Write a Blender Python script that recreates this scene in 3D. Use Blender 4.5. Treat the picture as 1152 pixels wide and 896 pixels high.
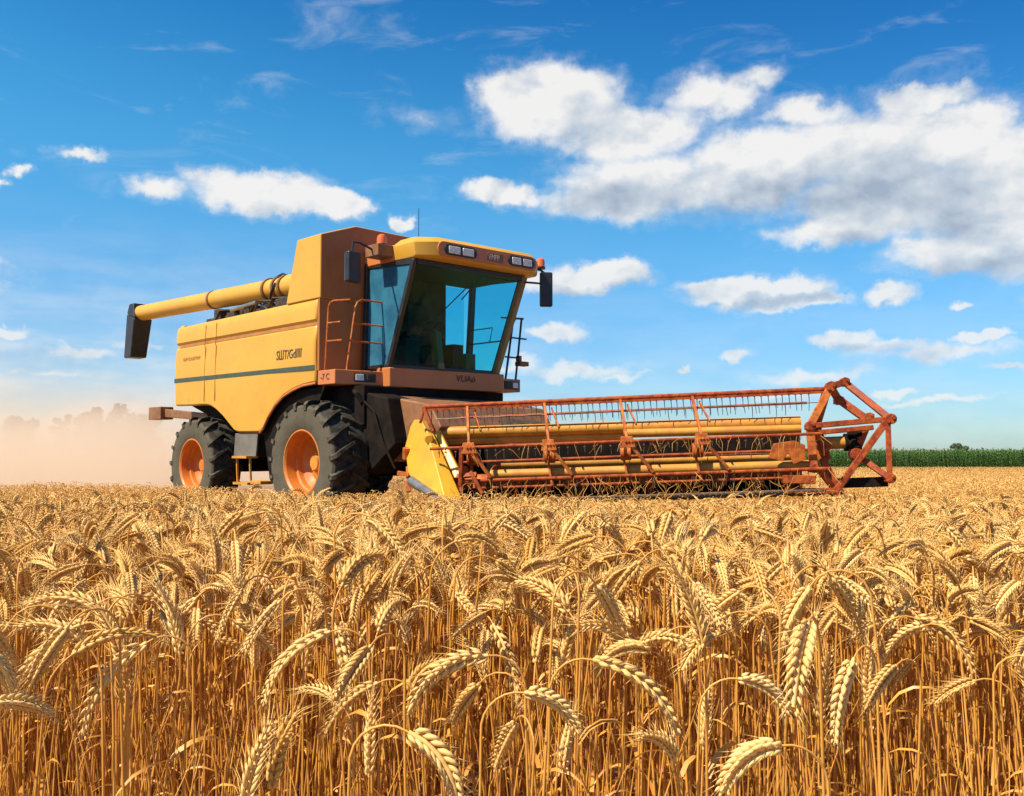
import bpy, bmesh, math, random
import numpy as np
from mathutils import Vector, Matrix

R = math.radians
random.seed(7)
rng = np.random.default_rng(11)
scene = bpy.context.scene
col = scene.collection
for o in list(bpy.data.objects):
    bpy.data.objects.remove(o)

# ------------------------------------------------------------------ camera
CAM_H = 1.18
F_PX = 1052.0
cd = bpy.data.cameras.new("camera")
cam = bpy.data.objects.new("camera", cd)
col.objects.link(cam)
cam.location = (0, 0, CAM_H)
cam.rotation_euler = (R(90) + math.atan(58 / F_PX), 0, 0)
cd.sensor_fit = 'HORIZONTAL'
cd.sensor_width = 36
cd.lens = 36 * F_PX / 1152
cd.clip_start = 0.05
cd.clip_end = 20000
scene.camera = cam

# ------------------------------------------------------------------ view
scene.view_settings.view_transform = 'Standard'
scene.view_settings.look = 'None'
scene.view_settings.gamma = 1
scene.view_settings.use_curve_mapping = False
scene.view_settings.exposure = 0.74
scene.cycles.volume_bounces = 2
scene.cycles.volume_step_rate = 1.0
scene.cycles.max_bounces = 8
scene.cycles.transparent_max_bounces = 16

# ------------------------------------------------------------------ sun
SUN_EL = 54.0
SUN_DIR = Vector((-0.84, -0.54, 0)).normalized() * math.cos(R(SUN_EL)) + Vector((0, 0, math.sin(R(SUN_EL))))
sl = bpy.data.lights.new("sun", 'SUN')
sl.energy = 5.0
sl.angle = R(0.55)
sl.color = (1.0, 0.90, 0.74)
so = bpy.data.objects.new("sun", sl)
col.objects.link(so)
so.rotation_euler = SUN_DIR.to_track_quat('Z', 'Y').to_euler()

# ------------------------------------------------------------------ world: Nishita sky + clouds by direction
world = bpy.data.worlds.new("World")
scene.world = world
world.use_nodes = True
WT = world.node_tree
WT.nodes.clear()

def nd(tree, typ, **kw):
    n = tree.nodes.new(typ)
    for k, v in kw.items():
        setattr(n, k, v)
    return n

def setin(tree, sock, v):
    if isinstance(v, bpy.types.NodeSocket):
        tree.links.new(v, sock)
    else:
        sock.default_value = v

def mth(tree, op, a, b=None, c=None, clamp=False):
    n = nd(tree, 'ShaderNodeMath', operation=op, use_clamp=clamp)
    setin(tree, n.inputs[0], a)
    if b is not None:
        setin(tree, n.inputs[1], b)
    if c is not None:
        setin(tree, n.inputs[2], c)
    return n.outputs[0]

def vm(tree, op, a, b=None, c=None):
    n = nd(tree, 'ShaderNodeVectorMath', operation=op)
    setin(tree, n.inputs[0], a)
    if b is not None:
        setin(tree, n.inputs[1], b)
    if c is not None:
        setin(tree, n.inputs[2], c)
    return n.outputs['Value'] if op in ('LENGTH', 'DOT_PRODUCT') else n.outputs[0]

def noise(tree, vec, scale, detail=4, rough=0.5, dist=0.0, out='Fac'):
    n = nd(tree, 'ShaderNodeTexNoise')
    if vec is not None:
        setin(tree, n.inputs['Vector'], vec)
    n.inputs['Scale'].default_value = scale
    n.inputs['Detail'].default_value = detail
    n.inputs['Roughness'].default_value = rough
    n.inputs['Distortion'].default_value = dist
    return n.outputs[out]

def smooth(tree, v, lo, hi, a=0.0, b=1.0):
    n = nd(tree, 'ShaderNodeMapRange', interpolation_type='SMOOTHSTEP')
    setin(tree, n.inputs['Value'], v)
    n.inputs['From Min'].default_value = lo
    n.inputs['From Max'].default_value = hi
    n.inputs['To Min'].default_value = a
    n.inputs['To Max'].default_value = b
    return n.outputs[0]

def px_ang(px, py):
    x = (px - 576) / F_PX
    y = -(py - 448) / F_PX
    p = math.atan(58 / F_PX)
    d = Vector((x, math.cos(p) - y * math.sin(p), math.sin(p) + y * math.cos(p))).normalized()
    return math.atan2(d.x, d.y), math.asin(d.z)

def build_world():
    t = WT
    sky = nd(t, 'ShaderNodeTexSky', sky_type='NISHITA')
    sky.sun_disc = False
    sky.sun_elevation = R(SUN_EL)
    sky.sun_rotation = math.atan2(SUN_DIR.x, SUN_DIR.y)
    sky.altitude = 200
    sky.air_density = 1.0
    sky.dust_density = 0.25
    sky.ozone_density = 2.2
    hs = nd(t, 'ShaderNodeHueSaturation')
    hs.inputs['Hue'].default_value = 0.487
    hs.inputs['Saturation'].default_value = 1.42
    hs.inputs['Value'].default_value = 1.0
    t.links.new(sky.outputs[0], hs.inputs['Color'])
    bg1 = nd(t, 'ShaderNodeBackground')
    bg1.inputs['Strength'].default_value = 0.102
    tc = nd(t, 'ShaderNodeTexCoord')
    sep = nd(t, 'ShaderNodeSeparateXYZ')
    t.links.new(tc.outputs['Generated'], sep.inputs[0])
    az = mth(t, 'ARCTAN2', sep.outputs[0], sep.outputs[1])
    el = mth(t, 'ARCSINE', sep.outputs[2])
    # clear blue air down to the skyline
    air = nd(t, 'ShaderNodeMix', data_type='RGBA')
    t.links.new(smooth(t, el, -0.02, 0.34), air.inputs['Factor'])
    air.inputs['A'].default_value = (0.36, 0.55, 0.80, 1)
    air.inputs['B'].default_value = (1.0, 1.0, 1.0, 1)
    deep = nd(t, 'ShaderNodeMix', data_type='RGBA')
    t.links.new(smooth(t, mth(t, 'MULTIPLY_ADD', az, 0.16, el), 0.22, 0.56), deep.inputs['Factor'])
    deep.inputs['A'].default_value = (1.0, 1.0, 1.0, 1)
    deep.inputs['B'].default_value = (0.52, 0.62, 0.86, 1)
    t.links.new(vm(t, 'MULTIPLY', vm(t, 'MULTIPLY', hs.outputs[0], air.outputs['Result']), deep.outputs['Result']), bg1.inputs['Color'])
    cmb = nd(t, 'ShaderNodeCombineXYZ')
    t.links.new(az, cmb.inputs[0]); t.links.new(el, cmb.inputs[1])
    q0 = cmb.outputs[0]
    # cauliflower edge warp: two scales
    w1 = noise(t, q0, 9.0, 3, 0.5, out='Color')
    w1 = vm(t, 'MULTIPLY_ADD', w1, (0.075, 0.045, 0), (-0.0375, -0.0225, 0))
    w2 = noise(t, q0, 34.0, 6, 0.62, out='Color')
    w2 = vm(t, 'MULTIPLY_ADD', w2, (0.040, 0.028, 0), (-0.020, -0.014, 0))
    q = vm(t, 'ADD', vm(t, 'ADD', q0, w1), w2)
    # clouds of the day: centre and half sizes as seen from the field (converted to sky angles)
    E = [  # x, y, rx, ry, amp
        (625, 118, 105, 52, 1.0), (700, 150, 90, 45, .9), (575, 105, 55, 30, .9), (800, 110, 62, 34, .7), (840, 85, 40, 20, .45),
        (720, 205, 120, 48, 1.0), (860, 190, 130, 62, 1.0), (980, 165, 150, 62, 1.0), (1080, 150, 110, 50, .95), (900, 125, 70, 26, .75),
        (1180, 190, 150, 70, 1.0), (1000, 225, 150, 50, 1.0), (1130, 240, 150, 52, .9), (950, 262, 110, 24, .9), (1090, 285, 130, 32, 1.0), (1180, 280, 120, 45, 1.0),
        (1040, 110, 70, 20, .8),
        (745, 140, 70, 34, .7), (1130, 190, 120, 70, 1.0), (690, 225, 90, 26, .8), (562, 224, 56, 20, .95), (640, 225, 60, 18, .5),
        (665, 310, 78, 22, 1.0), (620, 318, 45, 16, .8),
        (850, 328, 100, 18, 1.0), (900, 342, 75, 14, .9), (1000, 338, 38, 14, .85), (800, 322, 45, 12, .8),
        (1074, 347, 20, 6, .7),
        (625, 376, 50, 16, .75), (655, 418, 90, 12, .65), (580, 410, 60, 10, .5), (700, 425, 50, 6, .5),
        (950, 385, 55, 12, .95), (1000, 394, 60, 10, .6), (1100, 386, 36, 9, 1.0), (1060, 402, 110, 12, .65), (920, 420, 120, 12, .5),
        (826, 399, 30, 10, .9), (762, 417, 14, 6, .7), (1010, 438, 30, 6, .7), (880, 440, 100, 8, .45), (1060, 450, 90, 7, .45), (1140, 420, 40, 7, .7),
        (290, 212, 90, 30, .95), (355, 228, 70, 22, 1.0), (240, 195, 50, 18, .6), (175, 205, 48, 18, .58), (410, 228, 24, 10, .5), (457, 243, 17, 10, .85),
        (85, 173, 36, 10, .60), (25, 190, 22, 7, .55), (0, 200, 14, 8, .7),
        (15, 371, 40, 12, .95), (100, 394, 60, 12, .55), (60, 415, 70, 8, .45), (170, 385, 50, 9, .4), (480, 130, 40, 10, .15),
        (1250, 330, 130, 30, .9), (-120, 300, 160, 40, .9), (-200, 150, 150, 50, .9), (1350, 200, 160, 70, .9),
    ]
    field = None
    for (x, y, rx, ry, amp) in E:
        a, e = px_ang(x, y)
        a2, e2 = px_ang(x + rx, y)
        _, e3 = px_ang(x, y - ry)
        ra, re = abs(a2 - a), max(abs(e3 - e), 1e-3)
        d = vm(t, 'MULTIPLY', vm(t, 'SUBTRACT', q, (a, e, 0)), (1 / ra, 1 / re, 0))
        L = vm(t, 'LENGTH', d)
        v = mth(t, 'MULTIPLY_ADD', L, -amp, amp)
        field = v if field is None else mth(t, 'SMOOTH_MAX', field, v, 0.18)
    # fbm erosion
    st = vm(t, 'MULTIPLY', q0, (1.0, 1.35, 1.0))
    n1 = noise(t, st, 24.0, 9, 0.54)
    body = mth(t, 'ADD', mth(t, 'MULTIPLY', field, 1.25), mth(t, 'MULTIPLY_ADD', n1, 0.80, -0.40))
    core = mth(t, 'MULTIPLY', smooth(t, body, 0.0, 0.56), smooth(t, el, 0.05, 0.24, 0.78, 1.0))
    wisp = mth(t, 'MULTIPLY', smooth(t, mth(t, 'ADD', body, mth(t, 'MULTIPLY_ADD', noise(t, vm(t, 'MULTIPLY', q0, (1.0, 2.2, 1.0)), 14.0, 8, 0.62), 0.9, -0.45)), -0.16, 0.40), 0.28)
    dens = mth(t, 'MAXIMUM', core, wisp)
    # soft relief, lit from the upper left where the sun stands
    r1 = noise(t, st, 11.0, 4, 0.5)
    r2 = noise(t, vm(t, 'ADD', st, (-0.016, 0.030, 0.0)), 11.0, 4, 0.5)
    # thin cirrus veils high up
    cs = vm(t, 'MULTIPLY', q0, (2.2, 7.0, 1.0))
    cn = noise(t, cs, 3.2, 8, 0.62, 0.8)
    cir = mth(t, 'MULTIPLY', smooth(t, cn, 0.52, 0.78), smooth(t, el, 0.12, 0.40, 0.10, 0.30))
    low = mth(t, 'MULTIPLY', smooth(t, el, 0.0, 0.26, 0.30, 0.0), smooth(t, az, -0.5, 0.2, 2.2, 0.6))
    lown = mth(t, 'MULTIPLY', low, smooth(t, noise(t, vm(t, 'MULTIPLY', q0, (5, 22, 1)), 1.6, 5, 0.55), 0.35, 0.70, 0.35, 1.3))
    alpha = mth(t, 'MAXIMUM', mth(t, 'MAXIMUM', dens, cir), lown)
    # grey undersides of the thicker heaps
    G = [(700, 222, 110, 34, .8), (860, 232, 150, 34, 1.0), (1010, 215, 110, 60, .9), (1090, 250, 120, 40, .8), (1120, 300, 120, 26, 1.0), (960, 272, 80, 14, .7), (640, 150, 80, 40, .45),
         (585, 236, 50, 12, .5), (300, 232, 80, 14, .4), (670, 326, 70, 10, .7), (860, 342, 110, 10, .9), (1000, 348, 36, 7, .6), (650, 388, 60, 8, .5), (960, 396, 70, 8, .6)]
    gf = None
    for (x, y, rx, ry, amp) in G:
        a, e = px_ang(x, y)
        a2, e2 = px_ang(x + rx, y)
        _, e3 = px_ang(x, y - ry)
        d = vm(t, 'MULTIPLY', vm(t, 'SUBTRACT', q, (a, e, 0)), (1 / abs(a2 - a), 1 / max(abs(e3 - e), 1e-3), 0))
        v = mth(t, 'MULTIPLY_ADD', vm(t, 'LENGTH', d), -amp * .75, amp)
        gf = v if gf is None else mth(t, 'SMOOTH_MAX', gf, v, 0.3)
    n2 = noise(t, vm(t, 'ADD', st, (-0.007, 0.012, 0.0)), 24.0, 9, 0.54)
    rel = mth(t, 'MULTIPLY_ADD', mth(t, 'SUBTRACT', n1, n2), 0.45, mth(t, 'SUBTRACT', r1, r2))
    s0 = mth(t, 'MULTIPLY_ADD', rel, 2.0, 0.90)
    s1 = mth(t, 'SUBTRACT', s0, mth(t, 'MULTIPLY', smooth(t, mth(t, 'ADD', gf, mth(t, 'MULTIPLY_ADD', r1, 0.8, -0.4)), 0.0, 0.8), 0.66))
    shade = mth(t, 'MULTIPLY', s1, 1.0, clamp=True)
    cr = nd(t, 'ShaderNodeValToRGB')
    cr.color_ramp.elements[0].color = (0.40, 0.48, 0.60, 1)
    cr.color_ramp.elements[1].color = (0.97, 0.96, 0.94, 1)
    cr.color_ramp.elements[1].position = 0.88
    e_ = cr.color_ramp.elements.new(0.45)
    e_.color = (0.63, 0.70, 0.78, 1)
    t.links.new(shade, cr.inputs[0])
    bg2 = nd(t, 'ShaderNodeBackground')
    t.links.new(cr.outputs[0], bg2.inputs['Color'])
    bg2.inputs['Strength'].default_value = 0.565
    mx = nd(t, 'ShaderNodeMixShader')
    t.links.new(mth(t, 'MULTIPLY', alpha, 0.96), mx.inputs[0])
    t.links.new(bg1.outputs[0], mx.inputs[1])
    t.links.new(bg2.outputs[0], mx.inputs[2])
    out = nd(t, 'ShaderNodeOutputWorld')
    t.links.new(mx.outputs[0], out.inputs['Surface'])
build_world()

# ------------------------------------------------------------------ materials
def mat(name, c1, c2=None, scale=8.0, rough=0.55, metal=0.0, spec=0.5, bump=0.0, bscale=60.0, detail=5, lo=0.35, hi=0.65,
        rough2=None, c3=None, coord='Object'):
    m = bpy.data.materials.new(name)
    m.use_nodes = True
    t = m.node_tree
    b = t.nodes['Principled BSDF']
    b.inputs['Roughness'].default_value = rough
    b.inputs['Metallic'].default_value = metal
    b.inputs['Specular IOR Level'].default_value = spec
    tc = nd(t, 'ShaderNodeTexCoord')
    v = tc.outputs[coord]
    if c2 is None:
        b.inputs['Base Color'].default_value = (*c1, 1)
    else:
        f = smooth(t, noise(t, v, scale, detail, 0.6), lo, hi)
        mx = nd(t, 'ShaderNodeMix', data_type='RGBA')
        t.links.new(f, mx.inputs['Factor'])
        mx.inputs['A'].default_value = (*c1, 1)
        mx.inputs['B'].default_value = (*c2, 1)
        c = mx.outputs['Result']
        if c3 is not None:
            f3 = smooth(t, noise(t, v, scale * 3.7, 6, 0.65), 0.55, 0.72)
            m3 = nd(t, 'ShaderNodeMix', data_type='RGBA')
            t.links.new(f3, m3.inputs['Factor'])
            t.links.new(c, m3.inputs['A'])
            m3.inputs['B'].default_value = (*c3, 1)
            c = m3.outputs['Result']
        t.links.new(c, b.inputs['Base Color'])
        if rough2 is not None:
            mr = nd(t, 'ShaderNodeMapRange')
            t.links.new(f, mr.inputs['Value'])
            mr.inputs['To Min'].default_value = rough
            mr.inputs['To Max'].default_value = rough2
            t.links.new(mr.outputs[0], b.inputs['Roughness'])
    if bump > 0:
        bp = nd(t, 'ShaderNodeBump')
        bp.inputs['Strength'].default_value = bump
        bp.inputs['Distance'].default_value = 0.02
        t.links.new(noise(t, v, bscale, 4, 0.6), bp.inputs['Height'])
        t.links.new(bp.outputs[0], b.inputs['Normal'])
    return m

M = {}
M['yellow'] = mat('yellow_paint', (0.61, 0.325, 0.032), (0.57, 0.295, 0.029), 1.6, 0.36, rough2=0.5, c3=(0.52, 0.265, 0.040), spec=0.45)
M['yellow2'] = mat('divider_paint', (0.66, 0.35, 0.018), (0.58, 0.28, 0.018), 3.0, 0.42, c3=(0.62, 0.33, 0.04))
M['orange_and_shade'] = mat('orange_and_shade_paint', (0.52, 0.165, 0.040), (0.46, 0.14, 0.034), 2.0, 0.42, rough2=0.55)  # orange paint; also carries painted shade on roof front and arch lip
M['front_shade'] = mat('front_shade_brown', (0.36, 0.13, 0.035), (0.31, 0.11, 0.03), 2.0, 0.5, rough2=0.6, spec=0.3)  # shaded tone of the yellow paint, put into the front faces' colour
def weather(key, col_, amt):
    t = M[key].node_tree
    b = t.nodes['Principled BSDF']
    src = b.inputs['Base Color'].links[0].from_socket
    tc = nd(t, 'ShaderNodeTexCoord')
    st_ = noise(t, vm(t, 'MULTIPLY', tc.outputs['Object'], (7.0, 7.0, 0.7)), 1.6, 7, 0.65)
    bl = noise(t, tc.outputs['Object'], 0.9, 6, 0.7)
    f = mth(t, 'MULTIPLY', mth(t, 'MULTIPLY', smooth(t, st_, 0.45, 0.75), smooth(t, bl, 0.38, 0.62)), amt)
    mx = nd(t, 'ShaderNodeMix', data_type='RGBA')
    t.links.new(f, mx.inputs['Factor'])
    t.links.new(src, mx.inputs['A'])
    mx.inputs['B'].default_value = (*col_, 1)
    t.links.new(mx.outputs['Result'], b.inputs['Base Color'])
    r_ = mth(t, 'MULTIPLY_ADD', bl, 0.5, 0.16)
    t.links.new(r_, b.inputs['Roughness'])
weather('yellow', (0.46, 0.28, 0.10), 0.5)
weather('front_shade', (0.30, 0.18, 0.09), 0.5)
weather('orange_and_shade', (0.40, 0.22, 0.10), 0.5)
M['crease'] = mat('crease_shade_and_seam', (0.42, 0.17, 0.04), (0.36, 0.14, 0.03), 5, 0.5)  # brown for the crease's painted shade, and for the door seams
M['stripe'] = mat('green_stripe', (0.035, 0.058, 0.035), (0.055, 0.07, 0.042), 6, 0.45)
M['rim'] = mat('rim_paint', (0.56, 0.17, 0.016), (0.48, 0.13, 0.014), 4, 0.45, rough2=0.6, c3=(0.55, 0.22, 0.06))
M['tyre'] = mat('tyre_rubber', (0.020, 0.018, 0.014), (0.058, 0.050, 0.036), 7, 0.85, bump=0.25, bscale=40, c3=(0.11, 0.10, 0.072), spec=0.2)
def dusty_sidewalls():
    t = M['tyre'].node_tree
    b = t.nodes['Principled BSDF']
    src = b.inputs['Base Color'].links[0].from_socket
    tc = nd(t, 'ShaderNodeTexCoord')
    sp = nd(t, 'ShaderNodeSeparateXYZ')
    t.links.new(tc.outputs['Object'], sp.inputs[0])
    r_ = mth(t, 'SQRT', mth(t, 'ADD', mth(t, 'POWER', sp.outputs[0], 2.0), mth(t, 'POWER', sp.outputs[2], 2.0)))
    side = mth(t, 'MULTIPLY', smooth(t, sp.outputs[1], 0.015, 0.075, 1.0, 0.0), smooth(t, noise(t, tc.outputs['Object'], 6.0, 5, 0.6), 0.25, 0.6, 0.55, 1.0))
    mx = nd(t, 'ShaderNodeMix', data_type='RGBA')
    t.links.new(side, mx.inputs['Factor'])
    t.links.new(src, mx.inputs['A'])
    mx.inputs['B'].default_value = (0.098, 0.084, 0.056, 1)
    t.links.new(mx.outputs['Result'], b.inputs['Base Color'])
dusty_sidewalls()
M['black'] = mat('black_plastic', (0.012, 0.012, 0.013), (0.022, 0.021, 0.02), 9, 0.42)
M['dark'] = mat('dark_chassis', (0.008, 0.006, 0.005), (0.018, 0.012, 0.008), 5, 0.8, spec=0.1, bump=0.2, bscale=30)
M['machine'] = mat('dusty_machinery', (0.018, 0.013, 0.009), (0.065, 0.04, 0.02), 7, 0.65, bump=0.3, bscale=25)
M['rust'] = mat('weathered_red_paint', (0.20, 0.030, 0.008), (0.40, 0.085, 0.014), 11, 0.5, rough2=0.7, spec=0.25, c3=(0.14, 0.03, 0.012), bump=0.12, bscale=70)
M['rustorange'] = mat('weathered_orange_paint', (0.52, 0.15, 0.022), (0.30, 0.065, 0.013), 10, 0.5, rough2=0.7, spec=0.25, c3=(0.20, 0.05, 0.015), bump=0.12, bscale=70)
M['tube'] = mat('header_tube_paint', (0.60, 0.28, 0.03), (0.46, 0.19, 0.025), 4, 0.42, rough2=0.6, c3=(0.40, 0.18, 0.04))
M['steel'] = mat('bare_steel', (0.42, 0.40, 0.36), (0.30, 0.28, 0.25), 8, 0.35, metal=0.8)
M['tine'] = mat('tine_steel', (0.10, 0.07, 0.05), (0.16, 0.11, 0.07), 12, 0.5, metal=0.4)
M['greypanel'] = mat('grey_panel', (0.13, 0.12, 0.095), (0.17, 0.155, 0.125), 5, 0.5)
M['brown'] = mat('brown_steel', (0.17, 0.072, 0.028), (0.25, 0.11, 0.042), 6, 0.6, bump=0.1)
M['olive'] = mat('olive_trim', (0.14, 0.105, 0.035), (0.18, 0.13, 0.05), 5, 0.5)
M['interior'] = mat('cab_interior', (0.014, 0.013, 0.010), (0.03, 0.023, 0.014), 5, 0.75)
M['seatcloth'] = mat('seat_cloth', (0.022, 0.02, 0.02), (0.035, 0.032, 0.03), 20, 0.9)
M['lining'] = mat('cab_lining', (0.05, 0.033, 0.013), (0.03, 0.02, 0.009), 4, 0.7)
M['lampglass'] = mat('lamp_glass', (0.75, 0.72, 0.62), (0.55, 0.50, 0.40), 25, 0.12, spec=0.9)
M['amber'] = mat('amber_lens', (0.75, 0.16, 0.025), (0.66, 0.13, 0.02), 8, 0.25, spec=0.7)
M['mirror'] = mat('mirror_glass', (0.5, 0.5, 0.5), None, rough=0.05, metal=1.0)
M['print'] = mat('black_print', (0.05, 0.035, 0.03), None, rough=0.5)
M['printbrown'] = mat('brown_print', (0.42, 0.16, 0.04), None, rough=0.5)
M['printpale'] = mat('pale_print', (0.72, 0.62, 0.50), None, rough=0.5)

def glass(name, tint, refl, gloss):
    m = bpy.data.materials.new(name)
    m.use_nodes = True
    t = m.node_tree
    t.nodes.clear()
    tr = nd(t, 'ShaderNodeBsdfTransparent')
    tr.inputs[0].default_value = (*tint, 1)
    gl = nd(t, 'ShaderNodeBsdfGlossy')
    gl.inputs['Color'].default_value = (*gloss, 1)
    gl.inputs['Roughness'].default_value = 0.02
    lw = nd(t, 'ShaderNodeLayerWeight')
    lw.inputs['Blend'].default_value = 0.5
    f = mth(t, 'MULTIPLY_ADD', mth(t, 'POWER', lw.outputs['Facing'], 4.0), 0.8, refl, clamp=True)
    mx = nd(t, 'ShaderNodeMixShader')
    t.links.new(f, mx.inputs[0])
    t.links.new(tr.outputs[0], mx.inputs[1])
    t.links.new(gl.outputs[0], mx.inputs[2])
    o = nd(t, 'ShaderNodeOutputMaterial')
    t.links.new(mx.outputs[0], o.inputs['Surface'])
    return m
M['glass'] = glass('tinted_glass', (0.46, 0.90, 0.93), 0.022, (0.75, 0.9, 1.0))
M['doorglass'] = glass('door_glass', (0.40, 0.70, 0.78), 0.10, (0.7, 0.9, 1.0))
def painted_reflection():
    """the door pane carries a painted blue sky reflection"""
    t = M['doorglass'].node_tree
    o = [n for n in t.nodes if n.type == 'OUTPUT_MATERIAL'][0]
    src = o.inputs['Surface'].links[0].from_socket
    df = nd(t, 'ShaderNodeBsdfDiffuse')
    tc = nd(t, 'ShaderNodeTexCoord')
    mc = nd(t, 'ShaderNodeMix', data_type='RGBA')
    t.links.new(smooth(t, noise(t, tc.outputs['Object'], 2.2, 4, 0.6), 0.35, 0.65), mc.inputs['Factor'])
    mc.inputs['A'].default_value = (0.03, 0.13, 0.22, 1)  # blue sky sheen put into the pane's own colour
    mc.inputs['B'].default_value = (0.05, 0.22, 0.33, 1)
    t.links.new(mc.outputs['Result'], df.inputs['Color'])
    mx = nd(t, 'ShaderNodeMixShader')
    mx.inputs[0].default_value = 0.62
    t.links.new(src, mx.inputs[1])
    t.links.new(df.outputs[0], mx.inputs[2])
    t.links.new(mx.outputs[0], o.inputs['Surface'])
painted_reflection()

def tinted(name, c_lo, c_hi, rough, trans=0.0, spec=0.3, nscale=90.0):
    """plant material: the per-stalk attribute 'tint' picks the ripeness, a fine noise breaks it up"""
    m = bpy.data.materials.new(name)
    m.use_nodes = True
    t = m.node_tree
    b = t.nodes['Principled BSDF']
    at = nd(t, 'ShaderNodeAttribute', attribute_name='tint')
    tc = nd(t, 'ShaderNodeTexCoord')
    nz = noise(t, tc.outputs['Object'], nscale, 3, 0.6)
    f = mth(t, 'ADD', mth(t, 'MULTIPLY', at.outputs['Fac'], 0.75), mth(t, 'MULTIPLY_ADD', nz, 0.8, -0.28), clamp=True)
    mx = nd(t, 'ShaderNodeMix', data_type='RGBA')
    t.links.new(f, mx.inputs['Factor'])
    mx.inputs['A'].default_value = (*c_lo, 1)
    mx.inputs['B'].default_value = (*c_hi, 1)
    t.links.new(mx.outputs['Result'], b.inputs['Base Color'])
    b.inputs['Roughness'].default_value = rough
    b.inputs['Specular IOR Level'].default_value = spec
    if trans > 0:
        tl = nd(t, 'ShaderNodeBsdfTranslucent')
        t.links.new(mx.outputs['Result'], tl.inputs[0])
        ms = nd(t, 'ShaderNodeMixShader')
        ms.inputs[0].default_value = trans
        o = t.nodes['Material Output']
        t.links.new(b.outputs[0], ms.inputs[1])
        t.links.new(tl.outputs[0], ms.inputs[2])
        t.links.new(ms.outputs[0], o.inputs['Surface'])
    return m
M['ear'] = tinted('wheat_ear', (0.64, 0.32, 0.052), (0.93, 0.66, 0.26), 0.55, 0.18)
M['stem'] = tinted('wheat_straw', (0.54, 0.21, 0.024), (0.82, 0.43, 0.09), 0.45, 0.14, spec=0.5, nscale=25)
M['farwheat'] = tinted('wheat_far', (0.56, 0.30, 0.08), (0.74, 0.47, 0.17), 0.6, 0.12, nscale=12)
M['cornleaf'] = tinted('corn_leaf', (0.035, 0.095, 0.014), (0.115, 0.215, 0.045), 0.5, 0.2, nscale=3)
M['treeleaf'] = tinted('tree_leaf', (0.09, 0.125, 0.065), (0.15, 0.195, 0.11), 0.6, 0.2, nscale=1.5)
M['bark'] = mat('bark', (0.09, 0.06, 0.04), (0.14, 0.10, 0.06), 6, 0.9, bump=0.4)

def ground_mat():
    m = bpy.data.materials.new('straw_soil')
    m.use_nodes = True
    t = m.node_tree
    b = t.nodes['Principled BSDF']
    tc = nd(t, 'ShaderNodeTexCoord')
    v = tc.outputs['Object']
    a = smooth(t, noise(t, v, 9.0, 8, 0.7), 0.38, 0.62)
    mx = nd(t, 'ShaderNodeMix', data_type='RGBA')
    t.links.new(a, mx.inputs['Factor'])
    mx.inputs['A'].default_value = (0.09, 0.046, 0.019, 1)
    mx.inputs['B'].default_value = (0.36, 0.20, 0.068, 1)
    lg = smooth(t, noise(t, v, 0.12, 4, 0.55), 0.35, 0.65)
    m2 = nd(t, 'ShaderNodeMix', data_type='RGBA')
    t.links.new(mth(t, 'MULTIPLY', lg, 0.5), m2.inputs['Factor'])
    t.links.new(mx.outputs['Result'], m2.inputs['A'])
    m2.inputs['B'].default_value = (0.56, 0.37, 0.15, 1)
    t.links.new(m2.outputs['Result'], b.inputs['Base Color'])
    b.inputs['Roughness'].default_value = 0.95
    bp = nd(t, 'ShaderNodeBump')
    bp.inputs['Strength'].default_value = 0.6
    bp.inputs['Distance'].default_value = 0.04
    t.links.new(noise(t, v, 22.0, 6, 0.7), bp.inputs['Height'])
    t.links.new(bp.outputs[0], b.inputs['Normal'])
    return m
M['ground'] = ground_mat()

# ------------------------------------------------------------------ helpers
def tag(o, label=None, cat=None, group=None, kind=None):
    if label: o['label'] = label
    if cat: o['category'] = cat
    if group: o['group'] = group
    if kind: o['kind'] = kind
    return o

def empty(name, loc=(0, 0, 0), rz=0.0, parent=None):
    o = bpy.data.objects.new(name, None)
    o.empty_display_size = 0.2
    o.location = loc
    o.rotation_euler = (0, 0, rz)
    col.objects.link(o)
    if parent: o.parent = parent
    return o

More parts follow.
